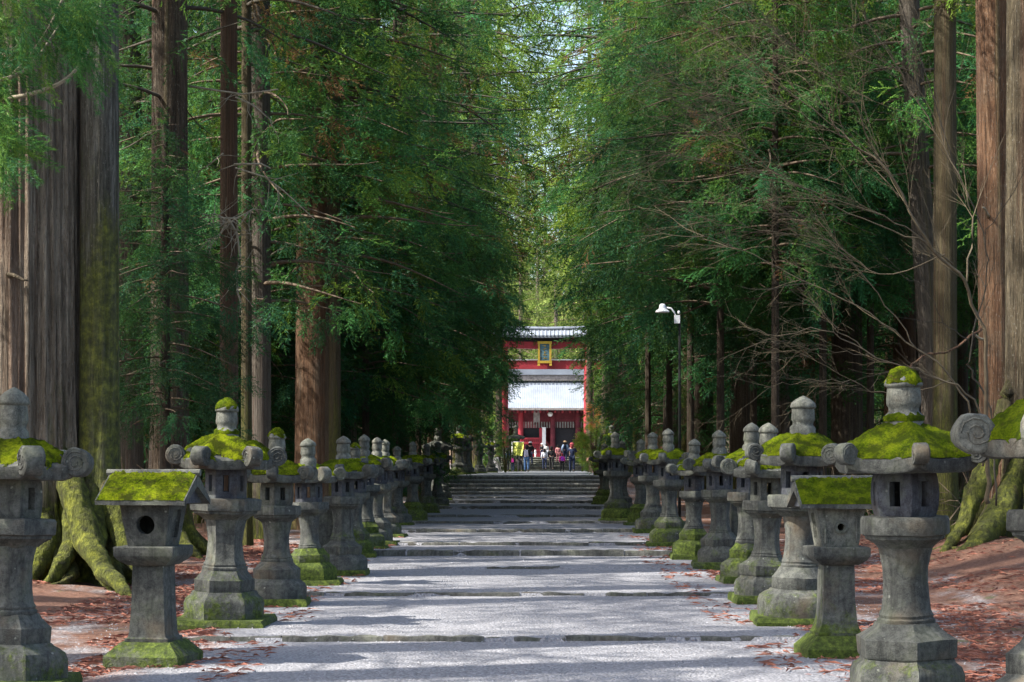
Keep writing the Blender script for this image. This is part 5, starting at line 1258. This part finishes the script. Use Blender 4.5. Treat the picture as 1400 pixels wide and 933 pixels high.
bush('small orange leaved shrub beside the right torii pillar', 811, 150, 555, 590, 16, M['leaf_orange'], name='orange_shrub', n=120, sc=.5, pads=[(0, .6, .6, .35)])
bush('green shrub behind the lanterns left of the steps', 664, 116, 575, 632, 36, M['leaf'], n=220, sc=.6, hue=.4, pads=[(0, .5, .8, .45)])

# ------------------------------------------------------------------ people
def skin_obj(name, joints, edges, radii, m, parent, sub=1):
    me = bpy.data.meshes.new(name); me.from_pydata(joints, edges, []); me.materials.append(m)
    o = obj(name, me, parent); 
    sk = o.modifiers.new('skin', 'SKIN'); sk.use_smooth_shade = True
    for i, r_ in enumerate(radii):
        me.skin_vertices[0].data[i].radius = (r_ if hasattr(r_, '__len__') else (r_, r_))
    me.skin_vertices[0].data[0].use_root = True
    sb = o.modifiers.new('sub', 'SUBSURF'); sb.levels = sub; sb.render_levels = sub
    return o
def add_skinlayer(me): me.skin_vertices
def person(label, px, Y, fy, hpx, face, top, legs, hair='hair_black', bag=None, hat=None, coat=False, stride=.12, arm=.08, raise_arm=False):
    X = XP(px, Y); g = ZP(fy, Y); H = hpx * Y / F
    root = thing('person', label, 'person', (X, Y, g), face); s = H / 1.7
    st = stride
    J = [(0, 0, .92), (0, 0, 1.15), (0, 0, 1.38), (0, 0, 1.47), (0, -.01, 1.60), (0, -.01, 1.69),      # pelvis..head 0-5
         (.10, 0, .88), (.11, -st * .5, .48), (.11, -st, .06), (.11, -st - .13, .03),                       # left leg 6-9
         (-.10, 0, .88), (-.11, st * .3, .48), (-.11, st, .08), (-.11, st - .12, .03),                      # 10-13
         (.17, 0, 1.38), (.24, .03, 1.12), (.22, -.10, .90), (.21, -.15, .82),                              # 14-17
         (-.17, 0, 1.38), (-.24, .03, 1.12), (-.22, -.08, .90), (-.21, -.12, .82)]
    if raise_arm: J[15] = (.27, -.12, 1.2); J[16] = (.14, -.26, 1.42); J[17] = (.08, -.28, 1.48); J[19] = (-.27, -.12, 1.2); J[20] = (-.14, -.26, 1.42); J[21] = (-.08, -.28, 1.48)
    E = [(0, 1), (1, 2), (2, 3), (3, 4), (4, 5), (0, 6), (6, 7), (7, 8), (8, 9), (0, 10), (10, 11), (11, 12), (12, 13), (2, 14), (14, 15), (15, 16), (16, 17), (2, 18), (18, 19), (19, 20), (20, 21)]
    R = [(.14, .10), (.13, .095), (.14, .10), .055, .095, .07, .085, .058, .042, .035, .085, .058, .042, .035, .06, .045, .034, .03, .06, .045, .034, .03]
    def sc(L_): return [tuple(c * s for c in p) for p in L_]
    def sr(L_, k=1.0, add=0.0): return [tuple((q * k + add) * s for q in r_) if hasattr(r_, '__len__') else (r_ * k + add) * s for r_ in L_]
    skin_obj('body', sc(J), E, sr(R), M['skin'], root, 1)
    idx = [0, 1, 2, 14, 15, 16, 18, 19, 20] ; mp = {a: i for i, a in enumerate(idx)}
    jj = [J[i] for i in idx]; ee = [(mp[a], mp[b]) for a, b in E if a in mp and b in mp]; rr2 = [R[i] for i in idx]
    if coat: jj.append((0, 0, .62)); ee.append((0, len(jj) - 1)); rr2.append((.16, .12))
    skin_obj('jacket', sc(jj), ee, sr(rr2, 1.12, .022), M[top], root, 1)
    idx = [0, 6, 7, 8, 10, 11, 12]; mp = {a: i for i, a in enumerate(idx)}
    skin_obj('trousers', sc([J[i] for i in idx]), [(mp[a], mp[b]) for a, b in E if a in mp and b in mp], sr([R[i] for i in idx], 1.08, .016), M[legs], root, 1)
    V, Fc = lathe([(.03, -.19), (.105, -.14), (.118, -.02), (.11, .07), (.07, .125), (.01, .14)], 0, 14); obj('hair', mesh('hair', [(x * s, (y + .03) * s, (z + 1.60) * s) for x, y, z in V], Fc, M[hair], True), root)
    for sd__ in (-1, 1):
        b = MB(); b.box((sd__ * .11, -st * (1 if sd__ > 0 else -1) - .05, .035), (.09, .26, .08)); obj('shoe', mesh('shoe', [(x * s, y * s, z * s) for x, y, z in b.v], b.f, M['black'], False), root)
    if hat:
        V, Fc = lathe([(.17, 0), (.165, .015), (.12, .02), (.115, .08), (.07, .11), (.01, .115)], 0, 16); obj('hat', mesh('hat', [(x * s, y * s, (z + 1.66) * s) for x, y, z in V], Fc, M[hat], True), root)
    if bag:
        b = MB(); b.box((0, .19, 1.2), (.27, .14, .40), 0, .85); v = roughen(np.array([tuple(p) for p in b.v]), .02, 5); obj('backpack', mesh('backpack', v * s, b.f, M[bag], True, 60), root)
    return root
PP = [('person in a long dark navy coat left of the yellow banner', 693, 120, 645, 31, 3.1, 'navy', 'black_cloth', 'hair_black', None, None, True),
      ('short person with a magenta bag beside the yellow banner', 701, 119, 645, 22, 3.0, 'black_cloth', 'navy', 'hair_black', 'magenta', None, False),
      ('person in black standing behind the yellow green banner', 711, 122, 645, 31, 3.3, 'black_cloth', 'black_cloth', 'hair_brown', None, None, True),
      ('woman with black hair, lilac backpack and blue jeans', 720, 119, 645, 36, 3.0, 'black_cloth', 'jeans', 'hair_black', 'lilac', None, False),
      ('person with a white hat and dark top on the upper stairs', 725, 131, 636, 31, .2, 'black_cloth', 'navy', 'hair_black', None, 'white_cloth', False),
      ('person in a pale grey jacket and dark trousers', 744.5, 122, 642, 28, 3.2, 'pale_grey', 'navy', 'hair_black', None, None, False),
      ('person dressed all in black right of the pale grey jacket', 754, 121, 642, 31, 3.0, 'black_cloth', 'black_cloth', 'hair_black', None, None, False),
      ('child in a red and purple jacket', 768.5, 119, 645, 25, 3.2, 'magenta', 'black_cloth', 'maroon', 'purple', None, False),
      ('person in a navy coat with maroon cap and raised arms', 782, 120, 645, 38, 3.1, 'navy', 'navy', 'maroon', None, 'maroon', True),
      ('man in a light blue shirt with a dark backpack on the upper stairs', 772.5, 134, 631, 27, 3.1, 'sky_shirt', 'navy', 'hair_black', 'navy', 'tan', False),
      ('girl in a pink dress on the upper stairs', 763, 133, 632, 23, .1, 'pink_dress', 'pink_dress', 'hair_black', None, None, True),
      ('person in white at the top of the upper stairs', 747, 137, 628, 21, .3, 'white_cloth', 'pale_grey', 'hair_black', None, None, False),
      ('person in a dark top in front of the red lattice', 741, 141, 626, 19, .3, 'black_cloth', 'navy', 'hair_brown', None, 'white_cloth', False),
      ('person in white clothes crouching near the red lattice fence', 732, 139, 628, 15, 1.3, 'white_cloth', 'white_cloth', 'hair_black', None, None, True)]
for q in PP: person(*q, raise_arm=('raised' in q[0]), stride=.05 + .1 * ((int(q[1]) * 7) % 3) / 2)
